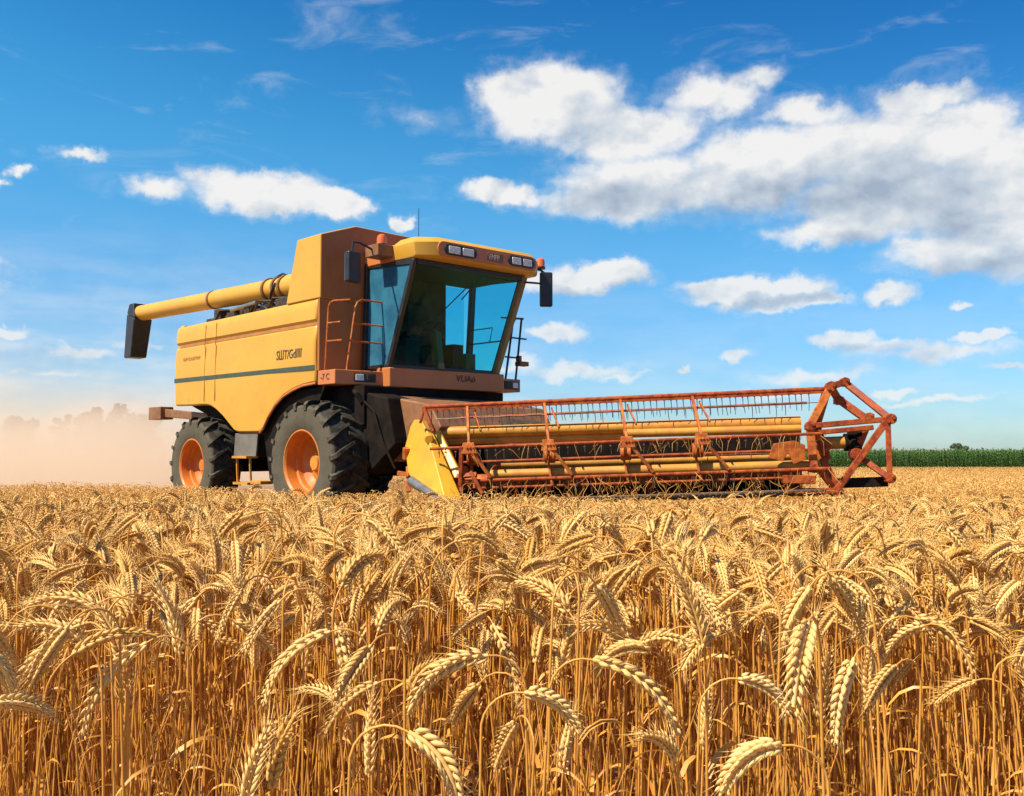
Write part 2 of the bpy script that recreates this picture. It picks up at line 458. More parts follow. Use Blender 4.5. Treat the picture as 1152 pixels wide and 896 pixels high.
class MB:
    """collects simple shapes; build() links them as one mesh object"""
    def __init__(s, xf=None):
        s.v, s.f, s.xf = [], [], xf
    def add(s, verts, faces):
        b = len(s.v)
        s.v += [tuple(s.xf(*p)) if s.xf else tuple(p) for p in verts]
        s.f += [tuple(i + b for i in f) for f in faces]
        return s
    def box(s, x0, x1, y0, y1, z0, z1):
        return s.hexa([(x0, y0, z0), (x1, y0, z0), (x1, y1, z0), (x0, y1, z0), (x0, y0, z1), (x1, y0, z1), (x1, y1, z1), (x0, y1, z1)])
    def hexa(s, p):
        return s.add(p, [(0, 3, 2, 1), (4, 5, 6, 7), (0, 1, 5, 4), (1, 2, 6, 5), (2, 3, 7, 6), (3, 0, 4, 7)])
    def beam(s, a, b, w, h, up=(0, 0, 1), w2=None, h2=None):
        a, b = Vector(a), Vector(b)
        d = (b - a).normalized()
        u = Vector(up)
        if abs(d.dot(u)) > 0.95: u = Vector((1, 0, 0))
        sx = d.cross(u).normalized(); sz = sx.cross(d).normalized()
        w2 = w2 or w; h2 = h2 or h
        pts = []
        for c, ww, hh in ((a, w, h), (b, w2, h2)):
            pts += [c - sx * ww / 2 - sz * hh / 2, c + sx * ww / 2 - sz * hh / 2, c + sx * ww / 2 + sz * hh / 2, c - sx * ww / 2 + sz * hh / 2]
        return s.add(pts, [(0, 1, 2, 3), (7, 6, 5, 4), (0, 4, 5, 1), (1, 5, 6, 2), (2, 6, 7, 3), (3, 7, 4, 0)])
    def tube(s, path, r, n=10, caps=True):
        P = [Vector(p) for p in path]
        rr = r if isinstance(r, (list, tuple)) else [r] * len(P)
        vs, fs = [], []
        ref = Vector((0.13, 0.31, 0.94)).normalized()
        for i, p in enumerate(P):
            d = (P[min(i + 1, len(P) - 1)] - P[max(i - 1, 0)]).normalized()
            if abs(d.dot(ref)) > 0.97: ref = Vector((0.9, 0.3, 0.2)).normalized()
            a = d.cross(ref).normalized(); b = a.cross(d).normalized()
            for k in range(n):
                t = 2 * math.pi * k / n
                vs.append(p + (a * math.cos(t) + b * math.sin(t)) * rr[i])
        for i in range(len(P) - 1):
            for k in range(n):
                k2 = (k + 1) % n
                fs.append((i * n + k, i * n + k2, (i + 1) * n + k2, (i + 1) * n + k))
        if caps:
            fs.append(tuple(range(n - 1, -1, -1)))
            fs.append(tuple((len(P) - 1) * n + k for k in range(n)))
        return s.add(vs, fs)
    def lathe_y(s, prof, c=(0, 0, 0), n=48, closed=False):
        """profile of (radius, y) turned about the local Y axis"""
        vs, fs = [], []
        m = len(prof)
        for k in range(n):
            t = 2 * math.pi * k / n
            for (r, y) in prof:
                vs.append((c[0] + r * math.cos(t), c[1] + y, c[2] + r * math.sin(t)))
        for k in range(n):
            k2 = (k + 1) % n
            for i in range(m if closed else m - 1):
                j = (i + 1) % m
                fs.append((k * m + i, k * m + j, k2 * m + j, k2 * m + i))
        return s.add(vs, fs)
    def lathe_z(s, prof, c=(0, 0, 0), n=20):
        vs, fs = [], []
        m = len(prof)
        for k in range(n):
            t = 2 * math.pi * k / n
            for (r, z) in prof:
                vs.append((c[0] + r * math.cos(t), c[1] + r * math.sin(t), c[2] + z))
        for k in range(n):
            k2 = (k + 1) % n
            for i in range(m - 1):
                fs.append((k * m + i, k * m + i + 1, k2 * m + i + 1, k2 * m + i))
        return s.add(vs, fs)
    def prism(s, poly, off):
        """polygon of 3-D points pushed along the vector off"""
        n = len(poly)
        o = Vector(off)
        vs = [Vector(p) for p in poly] + [Vector(p) + o for p in poly]
        fs = [tuple(range(n)), tuple(range(2 * n - 1, n - 1, -1))]
        for i in range(n):
            j = (i + 1) % n
            fs.append((i, i + n, j + n, j))
        return s.add(vs, fs)
    def build(s, name, m, parent=None, bevel=0.0, smooth_ang=35, seg=2):
        me = bpy.data.meshes.new(name)
        me.from_pydata(s.v, [], s.f)
        bm = bmesh.new(); bm.from_mesh(me)
        bmesh.ops.remove_doubles(bm, verts=bm.verts, dist=1e-5)
        bmesh.ops.recalc_face_normals(bm, faces=bm.faces)
        bm.to_mesh(me); bm.free()
        me.materials.append(M[m] if isinstance(m, str) else m)
        me.polygons.foreach_set('use_smooth', [True] * len(me.polygons))
        me.set_sharp_from_angle(angle=R(smooth_ang))
        o = bpy.data.objects.new(name, me)
        col.objects.link(o)
        if parent: o.parent = parent
        if bevel > 0:
            bv = o.modifiers.new('bevel', 'BEVEL')
            bv.width = bevel; bv.segments = seg; bv.limit_method = 'ANGLE'; bv.angle_limit = R(40)
            bv.harden_normals = True
        return o

def sstep(x, a, b):
    t = np.clip((x - a) / (b - a), 0, 1)
    return t * t * (3 - 2 * t)

def gz(y):
    """height of the field: a slight rise by the camera, level at the machine, falling away beyond"""
    y = np.asarray(y, float)
    return 0.15 * (1 - sstep(y, 3.0, 9.0)) - 1.3 * np.clip((y - 16) / 86, 0, 1) - 0.6 * sstep(y, 110, 400)

# ------------------------------------------------------------------ ground
def build_ground():
    ys = np.concatenate([np.linspace(-40, 0, 9), np.linspace(1, 20, 39), np.linspace(22, 120, 50), np.geomspace(125, 6000, 40)])
    xs = np.concatenate([-np.geomspace(6000, 30, 28), np.linspace(-28, 28, 57), np.geomspace(30, 6000, 28)])
    X, Y = np.meshgrid(xs, ys)
    Z = gz(Y) + 0.012 * np.sin(X * 2.3 + Y) * (np.abs(X) < 28)
    V = np.stack([X, Y, Z], -1).reshape(-1, 3)
    nx, ny = len(xs), len(ys)
    i = np.arange(ny - 1)[:, None] * nx + np.arange(nx - 1)[None, :]
    Fq = np.stack([i, i + 1, i + nx + 1, i + nx], -1).reshape(-1, 4)
    me = bpy.data.meshes.new('ground')
    me.from_pydata(V.tolist(), [], Fq.tolist())
    me.polygons.foreach_set('use_smooth', [True] * len(me.polygons))
    me.materials.append(M['ground'])
    o = bpy.data.objects.new('ground', me)
    col.objects.link(o)
    tag(o, 'straw strewn soil of the gently falling wheat field', 'ground', kind='structure')
build_ground()

# ------------------------------------------------------------------ combine harvester
FX, FY = 0.703, -0.711
OX, OY = -1.9924, 15.6303
ROOT = empty('combine_harvester', (OX, OY, 0.0), math.atan2(FY, FX))
tag(ROOT, 'orange yellow combine harvester with tinted cab and rust red reel cutting the wheat', 'combine harvester')

YL, YR = 2.0, -1.5      # far side, near side of the body

def side_panel(y_out, name):
    """sheet-metal flank with wheel arches: stations along X, each from the arch line up to the roof edge"""
    sgn = -1 if y_out < 0 else 1
    xb = [(-5.0, 2.02), (-4.6, 2.01), (-4.1, 2.0), (-3.85, 2.0), (-3.6, 1.99), (-3.45, 1.96), (-3.26, 1.89), (-3.0, 1.76), (-2.76, 1.61), (-2.58, 1.50), (-2.44, 1.475), (-2.1, 1.47),
          (-1.72, 1.47), (-1.62, 1.53), (-1.48, 1.70), (-1.25, 1.90), (-0.99, 2.05), (-0.7, 2.14), (-0.4, 2.20), (-0.15, 2.22), (0.0, 2.225)]
    x_end = 0.0 if y_out < 0 else -1.5
    xs = np.array(sorted(set(np.linspace(-5, 0, 51).round(3).tolist() + [a for a, _ in xb])))
    xs = xs[xs <= x_end + 1e-6]
    zb = np.interp(xs, [a for a, _ in xb], [b for _, b in xb])
    verts, faces = [], []
    for x, b in zip(xs, zb):
        top = 3.55 + 0.006 * (x + 5)
        st = [b, b + 0.03] + [b + 0.03 + (3.10 - b - 0.03) * k for k in (0.25, 0.5, 0.75, 1.0)] + [3.13, 3.19, 3.23, 3.40, top - 0.05, top - 0.012, top]
        # flank swells a little, is tucked at the crease and rounds over at the roof and at the arch lip
        oy = [-0.035, 0.0] + [0.012, 0.02, 0.018, 0.0] + [-0.03, -0.03, 0.004, 0.0, -0.02, -0.045, -0.09]
        rear = 0.05 * max(0, 1 - (x + 5) / 0.12) ** 2
        tilt = -0.06 * max(0, (x + 5 - 0.25) / -0.25) if x < -4.75 else 0
        for z, d in zip(st, oy):
            xx = x + (0.24 * (z - 2.02) / 1.53 if x < -4.9 else 0)
            verts.append((xx, y_out + sgn * (d - rear), z))
    m = 13
    for i in range(len(xs) - 1):
        for k in range(m - 1):
            faces.append((i * m + k, (i + 1) * m + k, (i + 1) * m + k + 1, i * m + k + 1))
    mb = MB().add(verts, faces)
    o = mb.build(name, 'yellow', ROOT, smooth_ang=28)
    sd = o.modifiers.new('thickness', 'SOLIDIFY')
    sd.thickness = 0.035
    sd.offset = -1
    return o, xs, zb

pan, PXS, PZB = side_panel(YR, 'side_panel')
pan2, _, _ = side_panel(YL, 'side_panel')
for P_, yo, sg in ((pan, YR, -1), (pan2, YL, 1)):
    yy = yo + sg * (-0.028)
    MB().box(-4.80, -0.012 if sg < 0 else -1.52, min(yy, yy + sg * 0.006), max(yy, yy + sg * 0.006), 3.132, 3.188).build('crease_shade_strip', 'crease', P_)  # added strip, its brown paints the shade inside the crease
    y2 = yo + sg * 0.016
    xe_ = -0.03 if sg < 0 else -1.52
    MB().hexa([(-4.93, y2 - .006, 2.465), (xe_, y2 - .006, 2.43), (xe_, y2 + .006, 2.43), (-4.93, y2 + .006, 2.465),
               (-4.93, y2 - .006, 2.545), (xe_, y2 - .006, 2.505), (xe_, y2 + .006, 2.505), (-4.93, y2 + .006, 2.545)]).build('side_stripe', 'stripe', P_)
    # door seams: thin dark lines standing where two sheets meet
    for x in (-3.70, -3.29):
        sm = MB()
        pts = [(x, 2.06), (x + 0.01, 2.6), (x + 0.03, 3.05), (x, 3.09)]
        for a, b in zip(pts[:-1], pts[1:]):
            ya = yo + sg * 0.0185
            sm.beam((a[0], ya, a[1]), (b[0], ya, b[1]), 0.012, 0.006)
        sm.beam((x, yo + sg * 0.0185, 3.09), (x, yo + sg * 0.008, 3.24), 0.012, 0.006)
        sm.beam((x, yo + sg * 0.006, 3.235), (x, yo + sg * 0.001, 3.48), 0.012, 0.006)
        sm.build('door_seam', 'crease', P_)
    # rolled lip round the front wheel arch
    lip = MB()
    prev = None
    if sg > 0: continue
    arch = [(-1.72, 1.47), (-1.62, 1.53), (-1.48, 1.70), (-1.25, 1.90), (-0.99, 2.05), (-0.7, 2.14), (-0.4, 2.20), (-0.02, 2.222)]
    lip.tube([(x, yo - sg * 0.012, z - 0.004) for x, z in arch], 0.022, 8)
    lip.build('arch_lip', 'orange_and_shade', P_)  # orange tone paints the shade on the arch bevel

# closed hull between the flanks
hull = MB()
YM = 0.52            # tank and bulkhead end here; beyond it the far flank stands back and leaves the cab's rear window free
hull.prism([(-4.98, YR + .05, 2.06), (-4.74, YR + .05, 3.50), (0.0, YR + .05, 3.54), (0.0, YR + .05, 2.3), (-3.6, YR + .05, 2.06)], (0, YM - YR - .05, 0))
hull.prism([(-4.98, YM, 2.06), (-4.74, YM, 3.50), (-1.55, YM, 3.52), (-1.55, YM, 2.3), (-3.6, YM, 2.06)], (0, YL - .05 - YM, 0))
hull.prism([(-1.55, YM, 2.40), (0.0, YM, 2.40), (0.0, YM, 2.2), (-1.55, YM, 2.2)], (0, YL - .05 - YM, 0))
hull.build('hull', 'yellow', ROOT, bevel=0.02)
# dark running gear and belly
ch = MB()
ch.box(-4.4, -0.2, -0.95, 1.45, 1.05, 2.04)
ch.prism([(-3.2, -1.40, 2.02), (-2.4, -1.40, 1.44), (-1.75, -1.40, 1.44), (-1.55, -1.40, 0.72), (-0.95, -1.40, 0.62), (0.1, -1.40, 2.18)], (0, 0.5, 0))
ch.prism([(-3.2, 1.90, 2.02), (-2.4, 1.90, 1.44), (-1.75, 1.90, 1.44), (-1.55, 1.90, 0.72), (-0.95, 1.90, 0.62), (0.1, 1.90, 2.18)], (0, -0.5, 0))
ch.prism([(-4.9, -1.2, 2.04), (-3.2, -1.2, 2.04), (-3.4, -1.2, 1.72), (-4.0, -1.2, 1.78)], (0, 2.9, 0))
ch.box(0.0, 0.85, -1.2, 1.75, 1.55, 2.16)
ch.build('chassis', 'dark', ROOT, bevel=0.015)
MB().tube([(0, -1.3, 0.975), (0, 1.8, 0.975)], 0.2, 16).box(-.25, .25, -.6, 1.1, .75, 1.25).build('front_axle', 'dark', ROOT)
MB().tube([(-3.72, -1.3, 0.90), (-3.72, 1.8, 0.90)], 0.14, 14).box(-3.9, -3.5, -.5, 1.0, .8, 1.2).build('rear_axle', 'dark', ROOT)
# grey tank panel and access steps between the wheels
MB().prism([(-2.62, -1.46, 1.465), (-1.84, -1.46, 1.465), (-1.90, -1.46, 1.06), (-2.66, -1.46, 1.04)], (0, 0.03, 0)).build('tank_panel', 'greypanel', ROOT, bevel=0.008)
stp = MB()
for z, dx in ((1.05, 0), (0.60, 0.05)):
    stp.box(-2.50 + dx, -2.0 + dx, -1.58, -1.36, z - 0.02, z + 0.02)
for x in (-2.47, -2.02):
    stp.beam((x, -1.5, 1.07), (x + .05, -1.5, 0.58), 0.03, 0.03)
stp.build('access_step', 'tube', ROOT)
MB().box(-1.78, -1.45, -1.62, -1.38, 0.60, 0.66).build('foot_plate', 'tube', ROOT, bevel=0.01)
# brown bar sticking out at the rear
rb = MB()
rb.beam((-4.3, -1.1, 1.80), (-6.2, -1.1, 1.93), 0.10, 0.14, h2=0.17)
rb.box(-6.72, -6.15, -1.24, -0.96, 1.80, 2.06)
rb.build('rear_bar', 'brown', ROOT, bevel=0.015)

# grain tank with chamfered corners, standing on the hull
def tank_ring(z, x0, x1, y0, y1, c):
    return [(x0 + c, y0, z), (x1, y0, z), (x1, y1, z), (x0 + c, y1, z), (x0, y1 - c, z), (x0, y0 + c, z)]
gt = MB()
z0, z1 = 3.555, 4.56
prof = [(-0.93, 3.56), (-0.64, 4.56), (0.06, 4.58), (0.06, 3.58)]
# near flank, far flank, chamfers and top as one closed shell
yA, yB = YR + 0.005, YM + 0.16
ch_y = 0.66; zt = 4.80
secs = []
for x_b, x_t in ((-0.93, -0.62), (0.07, 0.07)):
    secs.append([(x_b, yA, 3.556), (x_t, yA, 4.57), (x_t, yA + ch_y, zt), (x_t, yB - 0.12, zt), (x_t, yB, 4.57), (x_b, yB, 3.556)])
vs = secs[0] + secs[1]
fs = [(0, 1, 2, 3, 4, 5), (11, 10, 9, 8, 7, 6)] + [(i, (i + 1) % 6, (i + 1) % 6 + 6, i + 6) for i in range(6)]
gt.add(vs, fs)
GT = gt.build('grain_tank', 'yellow', ROOT, bevel=0.018)
MB().prism([(0.072, yA + .012, 3.565), (0.072, yA + .012, 4.56), (0.072, yA + ch_y, zt - .012), (0.072, yB - .13, zt - .012), (0.072, yB - .012, 4.56), (0.072, yB - .012, 3.565)], (0.008, 0, 0)).build('front_shade_sheet', 'front_shade', GT, bevel=0.003)  # thin added sheet, shade of the tank front painted in brown
# sheet bulkhead below the tank, behind the cab
MB().box(0.004, 0.062, YR + 0.006, YM, 2.41, 3.550).build('bulkhead', 'front_shade', ROOT, bevel=0.006)  # brown here is painted shade over yellow sheet metal

# unloading auger folded along the roof
AUG = MB().tube([(-0.75, -1.18, 3.93), (-1.3, -1.18, 3.945), (-1.302, -1.18, 3.945), (-3.9, -1.18, 4.02), (-3.902, -1.18, 4.02), (-7.42, -1.18, 4.115)], [0.2, 0.2, 0.178, 0.176, 0.168, 0.165], 28).build('unloading_auger', 'yellow', ROOT)
cl = MB()
for x in (-1.42, -1.62, -1.95, -4.0):
    cl.tube([(x - .03, -1.18, 3.945 - (x + 1.3) * 0.0285), (x + .03, -1.18, 3.943 - (x + 1.3) * 0.0285)], 0.205 if x > -3 else 0.182, 28)
cl.build('clamp_ring', 'brown', AUG)
MB().tube([(-1.5, -1.36, 4.0), (-1.62, -1.37, 3.86), (-1.72, -1.33, 3.76), (-1.9, -1.25, 3.72), (-2.1, -1.2, 3.66)], 0.022, 8).tube(
    [(-1.36, -1.2, 4.13), (-1.5, -1.22, 4.18), (-1.75, -1.22, 4.14), (-1.95, -1.3, 4.04)], 0.018, 8).build('hydraulic_hose', 'black', AUG)
MB().hexa([(-7.78, -1.36, 3.16), (-7.42, -1.36, 3.16), (-7.42, -1.00, 3.16), (-7.78, -1.00, 3.16),
           (-7.62, -1.38, 4.10), (-7.22, -1.38, 3.98), (-7.22, -0.98, 3.98), (-7.62, -0.98, 4.10)]).hexa(
          [(-7.62, -1.38, 4.102), (-7.22, -1.38, 3.982), (-7.22, -0.98, 3.982), (-7.62, -0.98, 4.102),
           (-7.55, -1.36, 4.32), (-7.34, -1.36, 4.32), (-7.34, -1.0, 4.32), (-7.55, -1.0, 4.32)]).build('spout', 'black', AUG, bevel=0.03)
# engine deck clutter under the auger
ed = MB()
ed.box(-4.2, -1.2, -1.25, -0.55, 3.5, 3.66)
for i in range(16):
    x = random.uniform(-4.0, -1.2); y = random.uniform(-1.3, -0.8)
    s_ = random.uniform(.08, .22)
    ed.box(x - s_, x + s_, y - .1, y + .1, 3.58, 3.66 + random.uniform(.03, .14))
for i in range(5):
    x = random.uniform(-3.8, -1.4)
    ed.tube([(x, -1.34, 3.58), (x + .2, -1.36, 3.70 + random.uniform(0, .06)), (x + .6, -1.33, 3.72), (x + .8, -1.3, 3.6)], 0.02, 7)
ed.build('engine_deck', 'machine', ROOT, bevel=0.01)
MB().tube([(-3.0, -1.37, 3.70), (-2.1, -1.37, 3.74)], 0.035, 10).build('engine_pipe', 'steel', ROOT)

# platform under the cab
def xf_front(y):      # front edge runs slightly askew
    return 0.54 + (y + 1.5) / 3.5 * 0.46
plat = MB()
plat.prism([(0.068, -1.52, 2.18), (0.54, -1.52, 2.18), (1.0, 2.02, 2.18), (0.068, 2.02, 2.18)], (0, 0, 0.225))
PL = plat.build('platform', 'orange_and_shade', ROOT, bevel=0.012)
MB().prism([(0.5, -0.72, 2.16), (0.80, -0.68, 2.16), (1.03, 1.6, 2.16), (0.7, 1.6, 2.16)], (0, 0, 0.31)).build('cab_sill', 'orange_and_shade', PL, bevel=0.02)
fd_ = Vector((0.46, 3.5, 0)).normalized()
fn_ = Vector((fd_.y, -fd_.x, 0))
def on_front(y, z, out=0.0):
    return Vector((xf_front(y), y, z)) + fn_ * out
def front_plate(mb, y0, y1, z0, z1, o0, o1):
    a, b = on_front(y0, 0, 0), on_front(y1, 0, 0)
    mb.hexa([(*(a + fn_ * o0).xy, z0), (*(a + fn_ * o1).xy, z0), (*(b + fn_ * o1).xy, z0), (*(b + fn_ * o0).xy, z0),
             (*(a + fn_ * o0).xy, z1), (*(a + fn_ * o1).xy, z1), (*(b + fn_ * o1).xy, z1), (*(b + fn_ * o0).xy, z1)])
for (ya, yb, nl) in ((-1.20, -0.82, 2), (1.66, 1.98, 2)):
    hb = MB(); front_plate(hb, ya, yb, 2.225, 2.365, -0.01, 0.012)
    HL = hb.build('headlight', 'black', PL, bevel=0.01)
    w_ = (yb - ya) / nl
    for k in range(nl):
        lb = MB(); front_plate(lb, ya + w_ * k + .025, ya + w_ * (k + 1) - .025, 2.245, 2.345, 0.0, 0.022)
        lb.build('lens', 'lampglass' if (k == 0) == (ya < 0) else 'machine', HL, bevel=0.008)

# lettering helper
def text(s, name, m, parent, origin, xdir, zdir, height, shear=0.0, width=1.0, ext=0.002):
    cu = bpy.data.curves.new(name, 'FONT')
    cu.body = s
    cu.size = height * 1.37
    cu.shear = shear
    cu.extrude = ext
    cu.align_x = 'LEFT'
    cu.resolution_u = 3
    tmp = bpy.data.objects.new(name, cu)
    col.objects.link(tmp)
    me = bpy.data.meshes.new_from_object(tmp)
    bpy.data.objects.remove(tmp)
    me.name = name
    me.materials.clear()
    me.materials.append(M[m])
    o = bpy.data.objects.new(name, me)
    col.objects.link(o)
    o.parent = parent
    x = Vector(xdir).normalized(); z = Vector(zdir).normalized(); n = x.cross(z)
    m4 = Matrix((x * width, z, n)).transposed().to_4x4()
    m4.translation = Vector(origin)
    o.matrix_local = m4
    return o
text('SШT/GdIIII', 'side_lettering', 'print', pan, (-1.17, YR - 0.024, 2.655), (1, 0, 0), (0, 0, 1), 0.155, 0.12, 0.80)
text('EUP CULECTOP', 'side_lettering', 'printbrown', pan, (-4.56, YR - 0.023, 2.865), (1, 0, 0), (0, 0, 1), 0.062, 0.0, 1.15)
text('VUAó', 'platform_lettering', 'print', PL, Vector((0.80 + 1.28 / 2.28 * .23, 0.58, 2.30)) + Vector((0.008, 0, 0)), (0.23, 2.28, 0), (0, 0, 1), 0.115, 0.1, 1.0)
text('-7 C', 'platform_lettering', 'print', PL, (0.15, -1.524, 2.255), (1, 0, 0), (0, 0, 1), 0.10, 0.0, 1.0)

# ---- cab
CB = dict(BL=(0.72, -0.64, 2.475), BR=(0.90, 1.50, 2.475), TL=(1.30, -0.60, 4.12), TR=(1.43, 1.66, 4.12),
          RBL=(0.075, -0.66, 2.475), RBR=(0.075, 1.55, 2.475), RTL=(0.075, -0.62, 4.2), RTR=(0.075, 1.66, 4.2))
cv = {k: Vector(v) for k, v in CB.items()}
def lerp(a, b, t): return a + (b - a) * t
FRM = MB().box(0.066, 0.80, -0.62, 1.48, 2.407, 2.47).build('cab_floor', 'interior', ROOT)
MB().beam(cv['BL'], cv['TL'], 0.075, 0.075).build('pillar', 'black', ROOT, bevel=0.015)
MB().beam(cv['BR'], cv['TR'], 0.15, 0.10).build('pillar', 'olive', ROOT, bevel=0.015)
MB().beam(cv['RBL'] + Vector((.06, 0, 0)), cv['RTL'] + Vector((.06, 0, 0)), 0.11, 0.07).build('pillar', 'black', ROOT, bevel=0.01)
MB().beam(cv['RBR'] + Vector((.08, 0, 0)), cv['RTR'] + Vector((.08, 0, 0)), 0.12, 0.07).build('pillar', 'black', ROOT, bevel=0.01)
fr = MB()
fr.beam(cv['BL'] + Vector((0, .04, .02)), cv['BR'] + Vector((0, -.05, .02)), 0.07, 0.06)
fr.build('windshield_frame', 'black', ROOT, bevel=0.008); fr = MB()
fr.beam(cv['TL'] + Vector((0, .04, -.03)), cv['TR'] + Vector((0, -.05, -.03)), 0.07, 0.10)
fr.build('windshield_frame', 'black', ROOT, bevel=0.008)
sf = MB()
sf.beam(cv['RBL'] + Vector((.1, 0, .02)), cv['BL'] + Vector((-.04, 0, .02)), 0.06, 0.06)
sf.build('door_frame', 'black', ROOT, bevel=0.008); sf = MB()
sf.beam(cv['RTL'] + Vector((.1, 0, -.03)), cv['TL'] + Vector((-.04, 0, -.02)), 0.06, 0.12)
sf.build('door_frame', 'black', ROOT, bevel=0.008)
sf = MB()
sf.beam(cv['RBR'] + Vector((.1, 0, .02)), cv['BR'] + Vector((-.05, 0, .02)), 0.06, 0.06)
sf.build('window_frame', 'black', ROOT, bevel=0.008); sf = MB()
sf.beam(cv['RTR'] + Vector((.1, 0, -.03)), cv['TR'] + Vector((-.05, 0, -.02)), 0.06, 0.12)
sf.build('window_frame', 'black', ROOT, bevel=0.008)
def pane(name, a, b, c, d, inset, m, th=0.008):
    P = [Vector(p) for p in (a, b, c, d)]
    ctr = sum(P, Vector()) / 4
    n = (P[1] - P[0]).cross(P[3] - P[0]).normalized()
    Q = [p + (ctr - p).normalized() * inset for p in P]
    return MB().prism(Q, n * th).build(name, m, ROOT)
pane('windshield', cv['BL'], cv['BR'], cv['TR'], cv['TL'], 0.05, 'glass')
pane('door_window', cv['RBL'] + Vector((.1, 0, 0)), cv['BL'], cv['TL'], cv['RTL'] + Vector((.1, 0, 0)), 0.04, 'doorglass')
pane('side_window', cv['RBR'] + Vector((.1, 0, 0)), cv['BR'], cv['TR'], cv['RTR'] + Vector((.1, 0, 0)), 0.05, 'glass')
# rear wall of the cab: lining with a blind column
MB().box(0.068, 0.11, -0.60, 1.06, 2.475, 4.1).build('rear_lining', 'lining', ROOT)
MB().box(0.07, 0.11, 1.065, 1.50, 2.475, 2.62).build('rear_sill', 'interior', ROOT)
MB().box(0.085, 0.093, 1.065, 1.50, 2.63, 4.05).build('rear_window', 'glass', ROOT)
MB().box(0.10, 1.22, -0.55, 1.6, 4.06, 4.10).build('headliner', 'interior', ROOT)
# seat, console, wheel, operator's levers
st = MB()
st.box(0.22, 0.62, 0.10, 0.62, 2.90, 3.02)
st.box(0.28, 0.55, 0.18, 0.54, 2.475, 2.90)
st.hexa([(0.14, 0.10, 2.95), (0.28, 0.10, 2.95), (0.28, 0.62, 2.95), (0.14, 0.62, 2.95), (0.12, 0.14, 3.62), (0.2, 0.14, 3.62), (0.2, 0.58, 3.62), (0.12, 0.58, 3.62)])
st.box(0.12, 0.2, 0.24, 0.48, 3.64, 3.82)
st.build('operator_seat', 'seatcloth', ROOT, bevel=0.03)
cs = MB()
cs.beam((0.80, 0.33, 2.475), (0.66, 0.36, 3.12), 0.13, 0.16)
cs.build('steering_column', 'olive', ROOT, bevel=0.02)
sw = MB()
pts = []
c0 = Vector((0.60, 0.36, 3.20)); ax = Vector((-0.45, 0, 0.9)).normalized()
e1 = Vector((0, 1, 0)); e2 = ax.cross(e1)
sw.tube([c0 + (e1 * math.cos(a) + e2 * math.sin(a)) * 0.21 for a in np.linspace(0, 2 * math.pi, 25)], 0.016, 8, caps=False)
for a in (0.5, 2.6, 4.7):
    sw.tube([c0 - ax * .03, c0 + (e1 * math.cos(a) + e2 * math.sin(a)) * 0.21], 0.013, 6)
sw.build('steering_wheel', 'black', ROOT)
cn = MB()
cn.box(0.2, 0.72, -0.30, 0.0, 2.475, 2.98)
cn.box(0.25, 0.7, 0.72, 0.95, 2.475, 2.95)
cn.tube([(0.6, -0.1, 2.98), (0.68, -0.1, 3.18)], 0.02, 8)
cn.build('console', 'interior', ROOT, bevel=0.02)
MB().box(0.70, 0.80, 0.92, 1.14, 2.48, 2.80).build('monitor_box', 'brown', ROOT, bevel=0.01)
MB().tube([(0.16, 1.58, 3.05), (0.95, 1.58, 3.05)], 0.013, 8).tube([(0.2, 1.58, 3.3), (0.75, 1.58, 3.3), (0.68, 1.58, 3.05)], 0.010, 8).build('grab_bar', 'black', ROOT)
# windscreen wiper
MB().tube([(1.33, 0.78, 4.02), (1.18, 0.48, 3.62)], 0.012, 6).tube([(1.30, 0.62, 3.92), (1.05, 0.06, 3.30)], 0.010, 6).build('wiper', 'black', ROOT)
# roof with lamp bar
rf = MB()
def roof_ring(z, gx, gy, skew=0.12):
    x0, x1, y0, y1 = 0.86 - gx, 1.60 + gx, -0.64 - gy, 1.90 + gy
    return [(x0, y0, z), (x1 - 0.28, y0, z), (x1 - .05, y0 + 0.28, z), (x1 + .08, y1 - 0.25, z), (x1 - .10, y1, z), (x0, y1, z)]
rings = [roof_ring(4.13, 0.0, -0.02), roof_ring(4.16, 0.03, 0.0), roof_ring(4.38, 0.03, 0.02), roof_ring(4.47, -0.05, -0.06), roof_ring(4.50, -0.22, -0.25)]
vs = [p for r_ in rings for p in r_]
fs = [(5, 4, 3, 2, 1, 0), tuple(24 + i for i in range(6))]
for k in range(4):
    for i in range(6):
        j = (i + 1) % 6
        fs.append((k * 6 + i, k * 6 + j, k * 6 + 6 + j, k * 6 + 6 + i))
rf.add(vs, fs)
RF = rf.build('cab_roof', 'yellow', ROOT, bevel=0.055, smooth_ang=50, seg=4)
MB().box(0.066, 0.855, -0.66, 1.86, 4.14, 4.40).build('roof_box', 'orange_and_shade', ROOT, bevel=0.02)
fa, fb = Vector((1.58, -0.36, 0)), Vector((1.71, 1.65, 0))
rd = (fb - fa).normalized(); rn = Vector((rd.y, -rd.x, 0))
def roof_plate(mb, t0, t1, z0, z1, o0, o1, rnd=0.0):
    """plate on the roof front between distances t0..t1 along it; rounded ends when rnd > 0"""
    if rnd <= 0:
        poly = [(t0, z0), (t1, z0), (t1, z1), (t0, z1)]
    else:
        poly = []
        h = (z1 - z0) / 2; zc = (z0 + z1) / 2
        for a in np.linspace(-90, 90, 9): poly.append((t1 - h + h * math.cos(R(a)), zc + h * math.sin(R(a))))
        for a in np.linspace(90, 270, 9): poly.append((t0 + h + h * math.cos(R(a)), zc + h * math.sin(R(a))))
    P = [Vector((*(fa + rd * t + rn * (o0 + 0.03)).xy, z)) for t, z in poly]
    mb.prism(P, rn * (o1 - o0))
rt_ = 2.02
vz = MB(); roof_plate(vz, -0.02, 2.04, 4.165, 4.40, -0.03, -0.004, 1)
vz.build('roof_shade_panel', 'orange_and_shade', RF, bevel=0.01)  # added plate, the roof front's shade put into its colour
